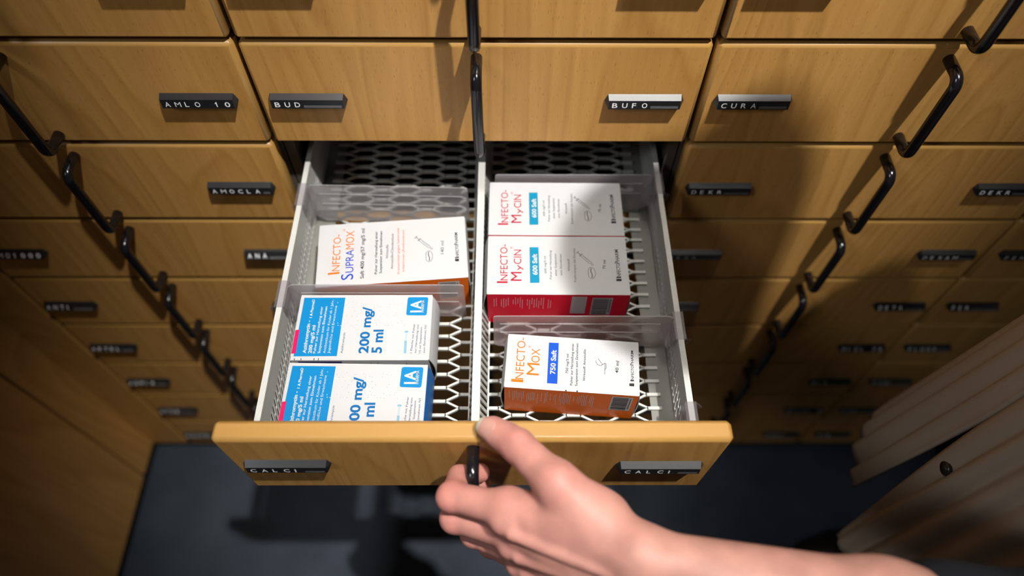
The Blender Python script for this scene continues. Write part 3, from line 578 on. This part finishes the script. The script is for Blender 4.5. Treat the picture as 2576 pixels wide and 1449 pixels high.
def surface_nets(F, fld):
    S = F < 0
    nx, ny, nz = F.shape
    acc = np.zeros((nx - 1, ny - 1, nz - 1, 3), np.float32); cnt = np.zeros((nx - 1, ny - 1, nz - 1), np.float32)
    cor = [(i, j, k) for i in (0, 1) for j in (0, 1) for k in (0, 1)]
    def C(c): return F[c[0]:nx - 1 + c[0], c[1]:ny - 1 + c[1], c[2]:nz - 1 + c[2]]
    for a in cor:
        for ax in range(3):
            if a[ax]: continue
            b = list(a); b[ax] = 1; fa, fb = C(a), C(tuple(b)); cross = (fa < 0) != (fb < 0)
            t = np.where(cross, fa / np.where(fa == fb, 1, fa - fb), 0)
            for i in range(3):
                acc[..., i] += np.where(cross, a[i] + (t if i == ax else 0), 0)
            cnt += cross
    act = cnt > 0; idx = np.full(act.shape, -1, np.int64); w_ = np.argwhere(act); idx[act] = np.arange(len(w_))
    V = fld.lo + (w_ + acc[act] / cnt[act][:, None]) * fld.st
    Q = []
    for ax in range(3):
        o1, o2 = [(1, 2), (2, 0), (0, 1)][ax]
        sl0 = [slice(1, -1)] * 3; sl0[ax] = slice(0, -1); sl1 = [slice(1, -1)] * 3; sl1[ax] = slice(1, None)
        s0, s1 = S[tuple(sl0)], S[tuple(sl1)]; e = np.argwhere(s0 != s1)
        if not len(e): continue
        fl_ = s0[tuple(e.T)]
        base = e.copy(); base[:, o1] += 1; base[:, o2] += 1
        def I(d1, d2):
            p = base.copy(); p[:, o1] -= d1; p[:, o2] -= d2; return idx[tuple(p.T)]
        q = np.stack([I(1, 1), I(0, 1), I(0, 0), I(1, 0)], 1)
        q[~fl_] = q[~fl_][:, ::-1]; Q.append(q)
    Q = np.concatenate(Q); Q = Q[(Q >= 0).all(1)]
    return V, Q
def np_mesh(name, V, Q, mats, mat_idx=None):
    me = bpy.data.meshes.new(name); me.vertices.add(len(V)); me.vertices.foreach_set('co', np.asarray(V, np.float32).ravel())
    me.loops.add(len(Q) * 4); me.loops.foreach_set('vertex_index', np.asarray(Q, np.int32).ravel())
    me.polygons.add(len(Q)); me.polygons.foreach_set('loop_start', np.arange(len(Q), dtype=np.int32) * 4)
    me.polygons.foreach_set('use_smooth', np.ones(len(Q), bool))
    for m_ in mats: me.materials.append(m_)
    if mat_idx is not None: me.polygons.foreach_set('material_index', np.asarray(mat_idx, np.int32))
    me.update(calc_edges=True); me.validate(); return me

# skin
m = mat('skin', (0.46, 0.24, 0.18), 0.52, 0, 0.32); M['skin'] = m; b = bsdf(m)
b.inputs['Subsurface Weight'].default_value = 0.12; b.inputs['Subsurface Radius'].default_value = (0.9, 0.35, 0.2); b.inputs['Subsurface Scale'].default_value = 0.006
at = nd(m, 'ShaderNodeAttribute', attribute_name='blush'); mx = nd(m, 'ShaderNodeMix', data_type='RGBA'); lk(m, at, 'Fac', mx, 0)
mx.inputs[6].default_value = (0.465, 0.240, 0.195, 1); mx.inputs[7].default_value = (0.45, 0.145, 0.128, 1)
n1 = nd(m, 'ShaderNodeTexNoise'); n1.inputs['Scale'].default_value = 55; n1.inputs['Detail'].default_value = 4; tco = nd(m, 'ShaderNodeTexCoord'); lk(m, tco, 'Object', n1, 0)
mr_ = nd(m, 'ShaderNodeMapRange'); mr_.inputs[1].default_value = 0.35; mr_.inputs[2].default_value = 0.7; mr_.inputs[3].default_value = 0.86; mr_.inputs[4].default_value = 1.08; lk(m, n1, 0, mr_, 0)
vm = nd(m, 'ShaderNodeVectorMath', operation='SCALE'); lk(m, mx, 2, vm, 0); lk(m, mr_, 0, vm, 'Scale'); lk(m, vm, 0, b, 'Base Color')
n2 = nd(m, 'ShaderNodeTexNoise'); n2.inputs['Scale'].default_value = 420; n2.inputs['Detail'].default_value = 3; lk(m, tco, 'Object', n2, 0)
bp = nd(m, 'ShaderNodeBump'); bp.inputs['Strength'].default_value = 0.25; bp.inputs['Distance'].default_value = 0.0008; lk(m, n2, 0, bp, 'Height'); lk(m, bp, 0, b, 'Normal')
M['nail'] = mat('fingernail', (0.46, 0.25, 0.21), 0.25); M['nail_tip'] = mat('fingernail_edge', (0.42, 0.40, 0.31), 0.3)
M['eye'] = mat('eye_white', (0.6, 0.58, 0.55), 0.2); M['iris'] = mat('iris_brown', (0.05, 0.03, 0.02), 0.15)
m = mat('dark_brown_hair', (0.03, 0.018, 0.01), 0.5); M['hair'] = m
n1 = nd(m, 'ShaderNodeTexNoise'); n1.inputs['Scale'].default_value = 30; n1.inputs['Detail'].default_value = 6; tco = nd(m, 'ShaderNodeTexCoord'); mpp = nd(m, 'ShaderNodeMapping'); mpp.inputs['Scale'].default_value = (1, 9, 3); lk(m, tco, 'Object', mpp, 0); lk(m, mpp, 0, n1, 0)
bp = nd(m, 'ShaderNodeBump'); bp.inputs['Strength'].default_value = 0.9; bp.inputs['Distance'].default_value = 0.006; lk(m, n1, 0, bp, 'Height'); lk(m, bp, 0, bsdf(m), 'Normal')
M['black_cloth'] = mat('black_cloth', (0.006, 0.006, 0.007), 0.85, 0, 0.2)
M['navy_cloth'] = mat('dark_navy_cloth', (0.010, 0.012, 0.017), 0.9, 0, 0.2)
m = mat('brown_cloth', (0.37, 0.30, 0.228), 0.75, 0, 0.3); M['brown_cloth'] = m
n1 = nd(m, 'ShaderNodeTexNoise'); n1.inputs['Scale'].default_value = 600; bp = nd(m, 'ShaderNodeBump'); bp.inputs['Strength'].default_value = 0.3; bp.inputs['Distance'].default_value = 0.001; lk(m, n1, 0, bp, 'Height'); lk(m, bp, 0, bsdf(m), 'Normal')
M['button'] = mat('dark_button', (0.02, 0.017, 0.014), 0.3)
M['shoe'] = mat('black_leather', (0.008, 0.008, 0.009), 0.4)

person = empty('person', (0.62, -0.28, 0.0)); tag(person, 'person in open brown vest over black clothes, left hand pulling the drawer handle', 'person')
PO = np.array((0.62, -0.28, -K))        # figures below are in the row-line frame; the mesh is stored relative to the person's base

J = dict(iM=(0.0265, -0.350, -0.1175), iP=(-0.0135, -0.3365, -0.1330), iD=(-0.0108, -0.3165, -0.1500), iT=(0.0045, -0.3085, -0.1660),
         mM=(0.0320, -0.362, -0.1400), mP=(-0.0120, -0.346, -0.1564), mD=(-0.0135, -0.3220, -0.1740), mT=(0.0045, -0.3100, -0.1880),
         rM=(0.0376, -0.370, -0.1644), rP=(0.0010, -0.352, -0.1800), rD=(-0.0100, -0.3270, -0.1970), rT=(0.0070, -0.3120, -0.2080),
         pM=(0.0443, -0.374, -0.1860), pP=(0.0130, -0.356, -0.2020), pD=(0.0030, -0.3350, -0.2150), pT=(0.0110, -0.3200, -0.2230),
         tC=(0.0858, -0.368, -0.0967), tM=(0.0600, -0.3415, -0.0860), tI=(0.0339, -0.309, -0.1018), tT=(0.0150, -0.2925, -0.1128),
         W=(0.1110, -0.390, -0.1060), E=(0.345, -0.448, -0.092))
J = {k: np.array(v) for k, v in J.items()}
fld = Field((-0.045, -0.500, -0.255), (0.40, -0.275, -0.030), 0.00135)
palm = fld.new()
Wc = J['W']; dors = np.cross(J['iM'] - J['pM'], Wc - J['mM']); dors /= np.linalg.norm(dors)
if dors @ (np.array(CAMP) - np.array((0, 0, K)) - J['mM']) < 0: dors = -dors
pal = -dors
iw = Wc + (J['iM'] - J['pM']) * 0.22; pw = Wc - (J['iM'] - J['pM']) * 0.24
for a, b_, r0, r1 in (('i', iw, 0.0140, 0.0165), ('m', iw * .6 + pw * .4, 0.0135, 0.0165), ('r', iw * .35 + pw * .65, 0.0128, 0.016), ('p', pw, 0.0118, 0.0160)):
    palm = fld.cone(palm, J[a + 'M'] + pal * 0.003, b_ + pal * 0.002, r0, r1, 0.017)
for t_ in (0.0, 0.3, 0.6):
    for a, b_, ra, rb in (('i', 'm', 0, .6), ('m', 'r', .4, .65), ('r', 'p', .35, 1)):
        p_ = (J[a + 'M'] * (1 - t_) + Wc * t_) * .5 + (J[b_ + 'M'] * (1 - t_) + Wc * t_) * .5 + dors * 0.0005
        palm = fld.cone(palm, p_ + (Wc - p_) * 0.10, p_ + (Wc - p_) * 0.45, 0.0140, 0.0145, 0.014)
palm = fld.cone(palm, J['tC'] + pal * 0.006, J['tM'] + pal * 0.002, 0.0190, 0.0138, 0.012)          # thenar
palm = fld.cone(palm, J['tC'] + pal * 0.006, J['iM'] * .5 + iw * .5 + pal * 0.006, 0.019, 0.0130, 0.012)
palm = fld.cone(palm, J['tM'] * .45 + J['tC'] * .55, J['iM'] * .72 + iw * .28 + pal * .004, 0.0095, 0.0085, 0.016)   # web
palm = fld.cone(palm, pw + pal * 0.008, J['pM'] + pal * 0.010, 0.0165, 0.0125, 0.012)               # ulnar pad
# forearm
ax_ = (J['E'] - Wc); ax_ /= np.linalg.norm(ax_); sd = np.cross(ax_, dors); sd /= np.linalg.norm(sd)
for sg in (-1, 1):
    palm = fld.cone(palm, Wc + sd * sg * 0.0135 + ax_ * 0.004, Wc + ax_ * 0.15 + sd * sg * 0.017, 0.0185, 0.0300, 0.016)
    palm = fld.cone(palm, Wc + ax_ * 0.15 + sd * sg * 0.017, J['E'] + sd * sg * 0.010, 0.0300, 0.0350, 0.016)
palm = fld.cone(palm, J['E'], J['E'] + np.array((0.06, -0.01, 0.10)), 0.037, 0.040, 0.02)
# knuckles and extensor tendons
for a, tgt in (('i', iw), ('m', iw * .6 + pw * .4), ('r', iw * .35 + pw * .65), ('p', pw)):
    palm = fld.cone(palm, J[a + 'M'] + dors * 0.0112, J[a + 'M'] + dors * 0.0108 + (tgt - J[a + 'M']) * 0.08, 0.0072, 0.0066, 0.006)
    palm = fld.cone(palm, J[a + 'M'] + dors * 0.0170 + (tgt - J[a + 'M']) * 0.12, tgt + dors * 0.0178 + (J['mM'] - tgt) * 0.10, 0.0032, 0.0022, 0.0050)
palm = fld.cone(palm, pw + dors * 0.010 + sd * 0, pw + dors * 0.009, 0.009, 0.009, 0.010)           # ulnar head
hand = palm.copy()
def finger(pts, rad, kpalm):
    F_ = fld.new()
    for i in range(3):
        F_ = fld.cone(F_, pts[i], pts[i + 1], rad[i], rad[i + 1], 0.0035)
    # finger pads and knuckle swell
    F_ = fld.cone(F_, pts[1], pts[1] + (pts[1] - (pts[0] + pts[2]) / 2) * 0.10, rad[1] * 1.0, rad[1] * 0.98, 0.004)
    return F_
fing = {}
for a, rad in (('i', (0.0124, 0.0106, 0.0086, 0.0078)), ('m', (0.0122, 0.0108, 0.0092, 0.0080)), ('r', (0.0116, 0.0100, 0.0086, 0.0076)), ('p', (0.0104, 0.0088, 0.0076, 0.0068))):
    fing[a] = finger([J[a + s_] for s_ in ('M', 'P', 'D', 'T')], rad, 0.008)
tf = fld.new()
tf = fld.cone(tf, J['tM'], J['tI'], 0.0138, 0.0120, 0.004); tf = fld.cone(tf, J['tI'], J['tT'], 0.0124, 0.0096, 0.004)
tn = dors * 0.3 + (np.array(CAMP) - np.array((0, 0, K)) - J['tT']) / np.linalg.norm(np.array(CAMP) - np.array((0, 0, K)) - J['tT']); ta = (J['tT'] - J['tI']) / np.linalg.norm(J['tT'] - J['tI'])
tn = tn - ta * (tn @ ta); tn /= np.linalg.norm(tn)
tf = fld.cone(tf, J['tI'] * .5 + J['tT'] * .5 - tn * 0.003, J['tT'] - tn * 0.0005 - ta * 0.001, 0.0112, 0.0092, 0.004)
for kk in (-0.0018, 0.0012, 0.0040):                        # creases over the thumb knuckle
    c_ = J['tI'] + ta * kk + tn * 0.0131; s_ = np.cross(ta, tn)
    g_ = fld.new(); g_ = fld.cone(g_, c_ - s_ * 0.006, c_ + s_ * 0.006, 0.0006, 0.0006, 0.0005); tf = np.maximum(tf, -(g_)) if False else -smin(-tf, g_, 0.0012)
allf = None
for a in ('i', 'm', 'r', 'p'):
    f_ = fing[a]; allf = f_ if allf is None else smin(allf, f_, 0.0014)
hand = smin(hand, allf, 0.0075); hand = smin(hand, tf, 0.0085)
for a in ('i', 'm', 'r', 'p'):                               # skin folds on the bent finger knuckles
    c_ = J[a + 'P']; out_ = c_ - (J[a + 'M'] + J[a + 'D']) / 2; out_ /= np.linalg.norm(out_); al = J[a + 'D'] - J[a + 'M']; al /= np.linalg.norm(al); s_ = np.cross(al, out_)
V1, Q1 = surface_nets(hand, fld)
# blush of the knuckles and finger ends (skin colour)
bl = np.zeros(len(V1))
for nm, rr, am in (('iM', .014, .75), ('mM', .013, .6), ('rM', .012, .6), ('pM', .012, .55), ('iP', .014, .9), ('mP', .013, .85), ('rP', .012, .8), ('pP', .011, .8), ('iD', .012, .7), ('iT', .012, .75), ('tI', .015, .75), ('tT', .014, .6), ('tM', .018, .5)):
    bl = np.maximum(bl, am * np.exp(-(np.linalg.norm(V1 - J[nm], axis=1) / (rr * 1.25)) ** 2))
bl = np.maximum(bl, 0.32 * np.clip(1 - (V1[:, 0] - 0.02) / 0.12, 0, 1))

# body at a coarser step: torso, neck, head, legs, the other arm
bf = Field((0.20, -0.56, -1.01), (0.88, -0.02, 0.66), 0.0085)
def torso(F_, o=0.0):
    for s_ in (-1, 1):
        F_ = bf.cone(F_, (0.665, -0.325 + s_ * 0.052, -0.12), (0.60, -0.325 + s_ * 0.042, 0.02), 0.100 + o, 0.088 + o, 0.04)
        F_ = bf.cone(F_, (0.60, -0.325 + s_ * 0.042, 0.02), (0.530, -0.318 + s_ * 0.045, 0.17), 0.088 + o, 0.086 + o, 0.04)
        F_ = bf.cone(F_, (0.480, -0.305 + s_ * 0.05, 0.250), (0.520 + s_ * 0.02, -0.315 + s_ * 0.120, 0.205), 0.055 + o, 0.052 + o, 0.03)
    return F_
def arm_l(F_, o=0.0): return bf.cone(F_, (0.502, -0.450, 0.20), (0.36, -0.447, -0.065), 0.052 + o, 0.042 + o, 0.02)
def arm_r(F_, o=0.0, hand_=True):
    F_ = bf.cone(F_, (0.560, -0.205, 0.195), (0.690, -0.172, -0.06), 0.048 + o, 0.040 + o, 0.02); F_ = bf.cone(F_, (0.690, -0.172, -0.06), (0.735, -0.170, -0.29), 0.040 + o, 0.027 + o, 0.02)
    return F_
def legs(F_, o=0.0):
    for s_ in (-1, 1):
        F_ = bf.cone(F_, (0.67, -0.305 + s_ * 0.085, -0.16), (0.655, -0.305 + s_ * 0.085, -0.52), 0.088 + o, 0.058 + o, 0.025); F_ = bf.cone(F_, (0.655, -0.305 + s_ * 0.085, -0.52), (0.70, -0.305 + s_ * 0.085, -0.92), 0.056 + o, 0.038 + o, 0.02)
    return F_
B = bf.new(); B = torso(B); B = arm_l(B); B = arm_r(B); B = legs(B)
# right hand: palm and five fingers, hanging half closed
rh = np.array((0.738, -0.170, -0.305))
B = bf.cone(B, rh, rh + (-0.012, 0, -0.07), 0.026, 0.030, 0.012, squash=((0, 1, 0), 1.5))
for i, (dx_, ln) in enumerate(((-0.026, 0.070), (-0.009, 0.078), (0.008, 0.073), (0.024, 0.058))):
    p0 = rh + np.array((-0.012 + dx_, 0, -0.085)); p1 = p0 + np.array((-0.006, 0.010, -ln * .5)); p2 = p1 + np.array((-0.004, 0.022, -ln * .4)); B = bf.cone(B, p0, p1, 0.0095, 0.009, 0.004); B = bf.cone(B, p1, p2, 0.009, 0.008, 0.004)
p0 = rh + np.array((-0.034, 0.0, -0.02)); B = bf.cone(B, p0, p0 + (-0.018, 0.004, -0.04), 0.013, 0.011, 0.006); B = bf.cone(B, p0 + np.array((-0.018, 0.004, -0.04)), p0 + (-0.020, 0.010, -0.068), 0.011, 0.009, 0.004)
# neck and head, bent over the drawer
Hc = np.array((0.362, -0.264, 0.455)); fw = np.array((-0.80, 0.05, -0.60)); fw /= np.linalg.norm(fw); sdh = np.cross(fw, (0, 0, 1)); sdh /= np.linalg.norm(sdh); uph = np.cross(sdh, fw)
def hp(f, u, s_): return Hc + fw * f + uph * u + sdh * s_
B = bf.cone(B, (0.465, -0.295, 0.26), hp(-0.02, -0.06, 0), 0.055, 0.052, 0.03)
head = Field(Hc - 0.20, Hc + 0.20, 0.0033)
Hd = head.new(); Hd = head.cone(Hd, hp(-0.025, 0.035, 0), hp(0.02, 0.04, 0), 0.083, 0.072, 0.03, squash=(sdh, 1.12)); Hd = head.cone(Hd, hp(0.022, 0.0, 0), hp(0.045, -0.075, 0), 0.060, 0.032, 0.035)
for s_ in (-1, 1):
    Hd = head.cone(Hd, hp(0.0, -0.035, s_ * 0.050), hp(0.045, -0.075, s_ * 0.015), 0.020, 0.018, 0.02); Hd = head.cone(Hd, hp(0.062, -0.012, s_ * 0.036), hp(0.066, -0.016, s_ * 0.028), 0.017, 0.015, 0.015)
    Hd = head.cone(Hd, hp(0.073, 0.030, s_ * 0.012), hp(0.062, 0.033, s_ * 0.048), 0.0095, 0.0085, 0.010)
    eh = head.new(); eh = head.cone(eh, hp(0.086, 0.012, s_ * 0.031), hp(0.088, 0.012, s_ * 0.033), 0.0135, 0.0135, 0.002); Hd = -smin(-Hd, eh, 0.008)
    Hd = head.cone(Hd, hp(-0.012, 0.022, s_ * 0.078), hp(-0.004, -0.018, s_ * 0.074), 0.0125, 0.008, 0.005, squash=(sdh, 1.9))
    Hd = head.cone(Hd, hp(0.090, -0.026, s_ * 0.010), hp(0.088, -0.025, s_ * 0.014), 0.0075, 0.006, 0.004)
Hd = head.cone(Hd, hp(0.080, 0.018, 0), hp(0.100, -0.022, 0), 0.0075, 0.0105, 0.008)
Hd = head.cone(Hd, hp(0.078, -0.048, -0.018), hp(0.078, -0.048, 0.018), 0.0070, 0.0070, 0.006); Hd = head.cone(Hd, hp(0.0775, -0.058, -0.013), hp(0.0775, -0.058, 0.013), 0.0075, 0.0075, 0.006)
lc = head.new(); lc = head.cone(lc, hp(0.0865, -0.0525, -0.021), hp(0.0865, -0.0525, 0.021), 0.0016, 0.0016, 0.001); Hd = -smin(-Hd, lc, 0.003)
Hd = head.cone(Hd, hp(-0.01, -0.09, 0), hp(-0.015, -0.05, 0), 0.050, 0.052, 0.03)
V3, Q3 = surface_nets(Hd, head); V2, Q2 = surface_nets(B, bf)
# eyes and nail as small closed pieces of the same body mesh
def ball(c, r, n_=10):
    vs = []; fs = []
    for i in range(n_ + 1):
        for j in range(2 * n_):
            a = math.pi * i / n_; b_ = math.pi * j / n_; vs.append(c + r * np.array((math.sin(a) * math.cos(b_), math.sin(a) * math.sin(b_), math.cos(a))))
    for i in range(n_):
        for j in range(2 * n_): fs.append((i * 2 * n_ + j, (i + 1) * 2 * n_ + j, (i + 1) * 2 * n_ + (j + 1) % (2 * n_), i * 2 * n_ + (j + 1) % (2 * n_)))
    return np.array(vs), np.array(fs)
Vs = [V1, V2, V3]; Qs = [Q1, Q2, Q3]; Ms = [np.zeros(len(Q1)), np.zeros(len(Q2)), np.zeros(len(Q3))]
for s_ in (-1, 1):
    v, f = ball(hp(0.0735, 0.012, s_ * 0.031), 0.0120); Vs.append(v); Qs.append(f); Ms.append(np.full(len(f), 3))
    v, f = ball(hp(0.0805, 0.012, s_ * 0.031), 0.0058); Vs.append(v); Qs.append(f); Ms.append(np.full(len(f), 4))
nu, nv = 14, 10; rn = 0.0104; v = []; s_ = np.cross(ta, tn)
for i in range(nu + 1):
    t_ = i / nu
    for j in range(nv + 1):
        a = (j / nv - 0.5) * 2; half = math.radians(50) * math.sqrt(max(0.0, 1 - max(0, (0.30 - t_) / 0.30) ** 2 * 0.85)); ang_ = a * half
        rr = 0.0118 - 0.0016 * t_ + (0.0006 if t_ < .95 else 0.0003) - 0.0010 * (abs(a) ** 3)
        v.append(J['tT'] + ta * (-0.0095 + 0.0185 * t_ - 0.0022 * a * a * (t_ > .8)) + tn * (rr * math.cos(ang_) - 0.0008 - 0.0028 * max(0, t_ - .55) ** 1.5) + s_ * rr * math.sin(ang_))
v = np.array(v); f = np.array([(i * (nv + 1) + j, i * (nv + 1) + j + 1, (i + 1) * (nv + 1) + j + 1, (i + 1) * (nv + 1) + j) for i in range(nu) for j in range(nv)])
fm = np.array([2 if i >= nu - 3 else 1 for i in range(nu) for j in range(nv)]); Vs.append(v); Qs.append(f); Ms.append(fm)
off = np.cumsum([0] + [len(x) for x in Vs[:-1]])
me = np_mesh('body', np.concatenate(Vs) - PO, np.concatenate([q + o for q, o in zip(Qs, off)]), [M['skin'], M['nail'], M['nail_tip'], M['eye'], M['iris']], np.concatenate(Ms))
at = me.attributes.new('blush', 'FLOAT', 'POINT'); full = np.full(len(me.vertices), 0.3, np.float32); full[:len(bl)] = bl; at.data.foreach_set('value', full)
def pchild(name, me_, parent=person):
    o = bpy.data.objects.new(name, me_); COL.objects.link(o); o.parent = parent
    if parent is person: o.location = (0, 0, 0)
    return o
body = pchild('body', me)
# hair
hair = head.new(); hair = head.cone(hair, hp(-0.040, 0.045, 0), hp(0.005, 0.055, 0), 0.101, 0.090, 0.03, squash=(sdh, 1.04)); hair = head.cone(hair, hp(-0.05, 0.01, 0), hp(-0.06, -0.05, 0), 0.075, 0.055, 0.03)
X, Y, Z = head.grid((slice(None),) * 3); fp = (X - Hc[0]) * fw[0] + (Y - Hc[1]) * fw[1] + (Z - Hc[2]) * fw[2]; up_ = (X - Hc[0]) * uph[0] + (Y - Hc[1]) * uph[1] + (Z - Hc[2]) * uph[2]
hair = np.maximum(hair, (fp - 0.012 - np.clip(up_ - 0.03, 0, 0.1) * 0.75).astype(np.float32)); hair = np.maximum(hair, -(Hd + 0.001)) if False else hair
V, Q = surface_nets(hair.astype(np.float32), head); pchild('hair', np_mesh('hair', V - PO, Q, [M['hair']]))
# black shirt with the left sleeve rolled at the elbow, trousers, shoes
S_ = bf.new(); S_ = torso(S_, 0.006); S_ = arm_l(S_, 0.008); S_ = arm_r(S_, 0.006); X, Y, Z = bf.grid((slice(None),) * 3)
for s_ in (-1, 1): S_ = bf.cone(S_, (0.555, -0.30 + s_ * 0.05, 0.08), (0.60, -0.30 + s_ * 0.06, -0.33), 0.105, 0.110, 0.03)
S_ = np.maximum(S_, (-0.38 - Z).astype(np.float32) + 0 * S_)
V, Q = surface_nets(S_, bf); pchild('shirt', np_mesh('shirt', V - PO, Q, [M['black_cloth']]))
sf = Field((0.24, -0.53, -0.18), (0.46, -0.36, 0.03), 0.003); S2 = sf.new()
cu = Wc + (J['E'] - Wc) * 0.80; cv = J['E'] + ax_ * 0.012
S2 = sf.cone(S2, cu, cv, 0.0445, 0.052, 0.01); S2 = sf.cone(S2, cv, (0.375, -0.452, -0.03), 0.050, 0.052, 0.02)
for kk in (0.0, 0.016, 0.034): c_ = cu + ax_ * kk; S2 = sf.cone(S2, c_ - sd * 0.004, c_ + sd * 0.004, 0.0465, 0.0465, 0.005)
V, Q = surface_nets(S2, sf); pchild('rolled_sleeve', np_mesh('rolled_sleeve', V - PO, Q, [M['navy_cloth']]))
T2 = bf.new(); T2 = legs(T2, 0.010)
for s_ in (-1, 1): T2 = bf.cone(T2, (0.655, -0.325 + s_ * 0.055, -0.10), (0.66, -0.315 + s_ * 0.065, -0.2), 0.107, 0.106, 0.03)
V, Q = surface_nets(T2, bf); pchild('trousers', np_mesh('trousers', V - PO, Q, [M['black_cloth']]))
for s_ in (-1, 1):
    hf = Field((0.50, -0.305 + s_ * 0.085 - 0.07, -1.004), (0.80, -0.305 + s_ * 0.085 + 0.07, -0.86), 0.004); S3 = hf.new(); yc = -0.305 + s_ * 0.085
    S3 = hf.cone(S3, (0.735, yc, -0.965), (0.615, yc + s_ * 0.006, -0.972), 0.036, 0.036, 0.02); S3 = hf.cone(S3, (0.615, yc + s_ * 0.006, -0.972), (0.575, yc + s_ * 0.008, -0.980), 0.036, 0.026, 0.02); S3 = hf.cone(S3, (0.715, yc, -0.95), (0.70, yc, -0.90), 0.042, 0.045, 0.02)
    X, Y, Z = hf.grid((slice(None),) * 3); S3 = np.maximum(S3, (-0.999 - Z).astype(np.float32) + 0 * S3); V, Q = surface_nets(S3, hf); pchild('shoe', np_mesh('shoe', V - PO, Q, [M['shoe']]))
# open brown vest: a pleated shell round the torso, open down the front
def vest():
    nz, na = 46, 240; V = []; F_ = []
    zt, zb_ = 0.20, -0.44
    for i in range(nz + 1):
        t_ = i / nz; 
        cx = 0.525; cy = -0.307; af = 0.118 + 0.004 * t_; ab = 0.15 + 0.125 * math.sin(min(1, t_ * 1.6) * math.pi / 2); bb = 0.110 + 0.056 * t_
        gap0 = 0.001 + 0.019 * max(0, (t_ - 0.55) / 0.45) ** 1.2         # half width of the opening
        yc = -0.2735
        a0 = math.asin(max(-1, min(1, (yc + gap0 - cy) / bb))); a1 = math.asin(max(-1, min(1, (yc - gap0 - cy) / bb)))
        for j in range(na + 1):
            s_ = j / na; th = a0 + s_ * (2 * math.pi - (a0 - a1)); c_, sn = math.cos(th), math.sin(th)
            amp = (0.0012 + 0.0100 * t_ ** 1.3) * (0.55 + 0.45 * math.sin(th * 3.1 + 1.0)); wv = math.sin(th * 33 + 0.9 * math.sin(th * 5) + 1.2 * math.sin(t_ * 2.2 + th * 2)); wv = wv * (0.75 + 0.25 * abs(wv))
            edge_ = min(s_, 1 - s_) * na; k_ = 1 + amp * wv * min(1, edge_ / 5) / 0.15
            k_ += 0.012 * t_ * math.sin(th * 4 + 2)
            z = zt + (zb_ + 0.048 * max(0, 1 - s_ / 0.30) - zt) * t_
            x = cx - (af if c_ > 0 else ab) * c_ * k_; y = cy + bb * sn * k_ * (1 + 0.32 * max(0.0, -sn - 0.25) ** 1.2) * (1 + (0.18 * max(0.0, sn - 0.3) if t_ < 0.28 else 0.18 * max(0.0, sn - 0.3) * max(0.0, 1 - (t_ - 0.28) / 0.12)))
            V.append((x, y, z + (0.004 * wv * amp / 0.006 if i == nz else 0)))
    nk = 7; first = [V[j] for j in range(na + 1)]; V0 = []
    for k in range(nk, 0, -1):                               # yoke that closes over the shoulders
        f = 1 - 0.085 * k
        for x, y, z in first: V0.append((0.50 + (x - 0.50 - 0.02) * f, -0.306 + (y + 0.306) * f * (1.0), z + 0.085 * math.sin(k / nk * math.pi / 2)))
    V = V0 + V; nz += nk
    for i in range(nz):
        for j in range(na): a = i * (na + 1) + j; F_.append((a, a + na + 1, a + na + 2, a + 1))
    return np.array(V), np.array(F_)
V, Q = vest(); me = np_mesh('vest', V - PO, Q, [M['brown_cloth']]); vo = pchild('vest', me)
so = vo.modifiers.new('thickness', 'SOLIDIFY'); so.thickness = 0.0035; so.offset = 0
mb = MB(); bc = np.array((0.4040, -0.2920, -0.208)) - PO
for k in range(2): mb.tube([bc + (0.001 - .0030 * k, 0, 0), bc + (-0.0022 - .0008 * k, 0, 0)], 0.0062 - 0.002 * k, 'button', 16)
mb.build('button', vo, True)
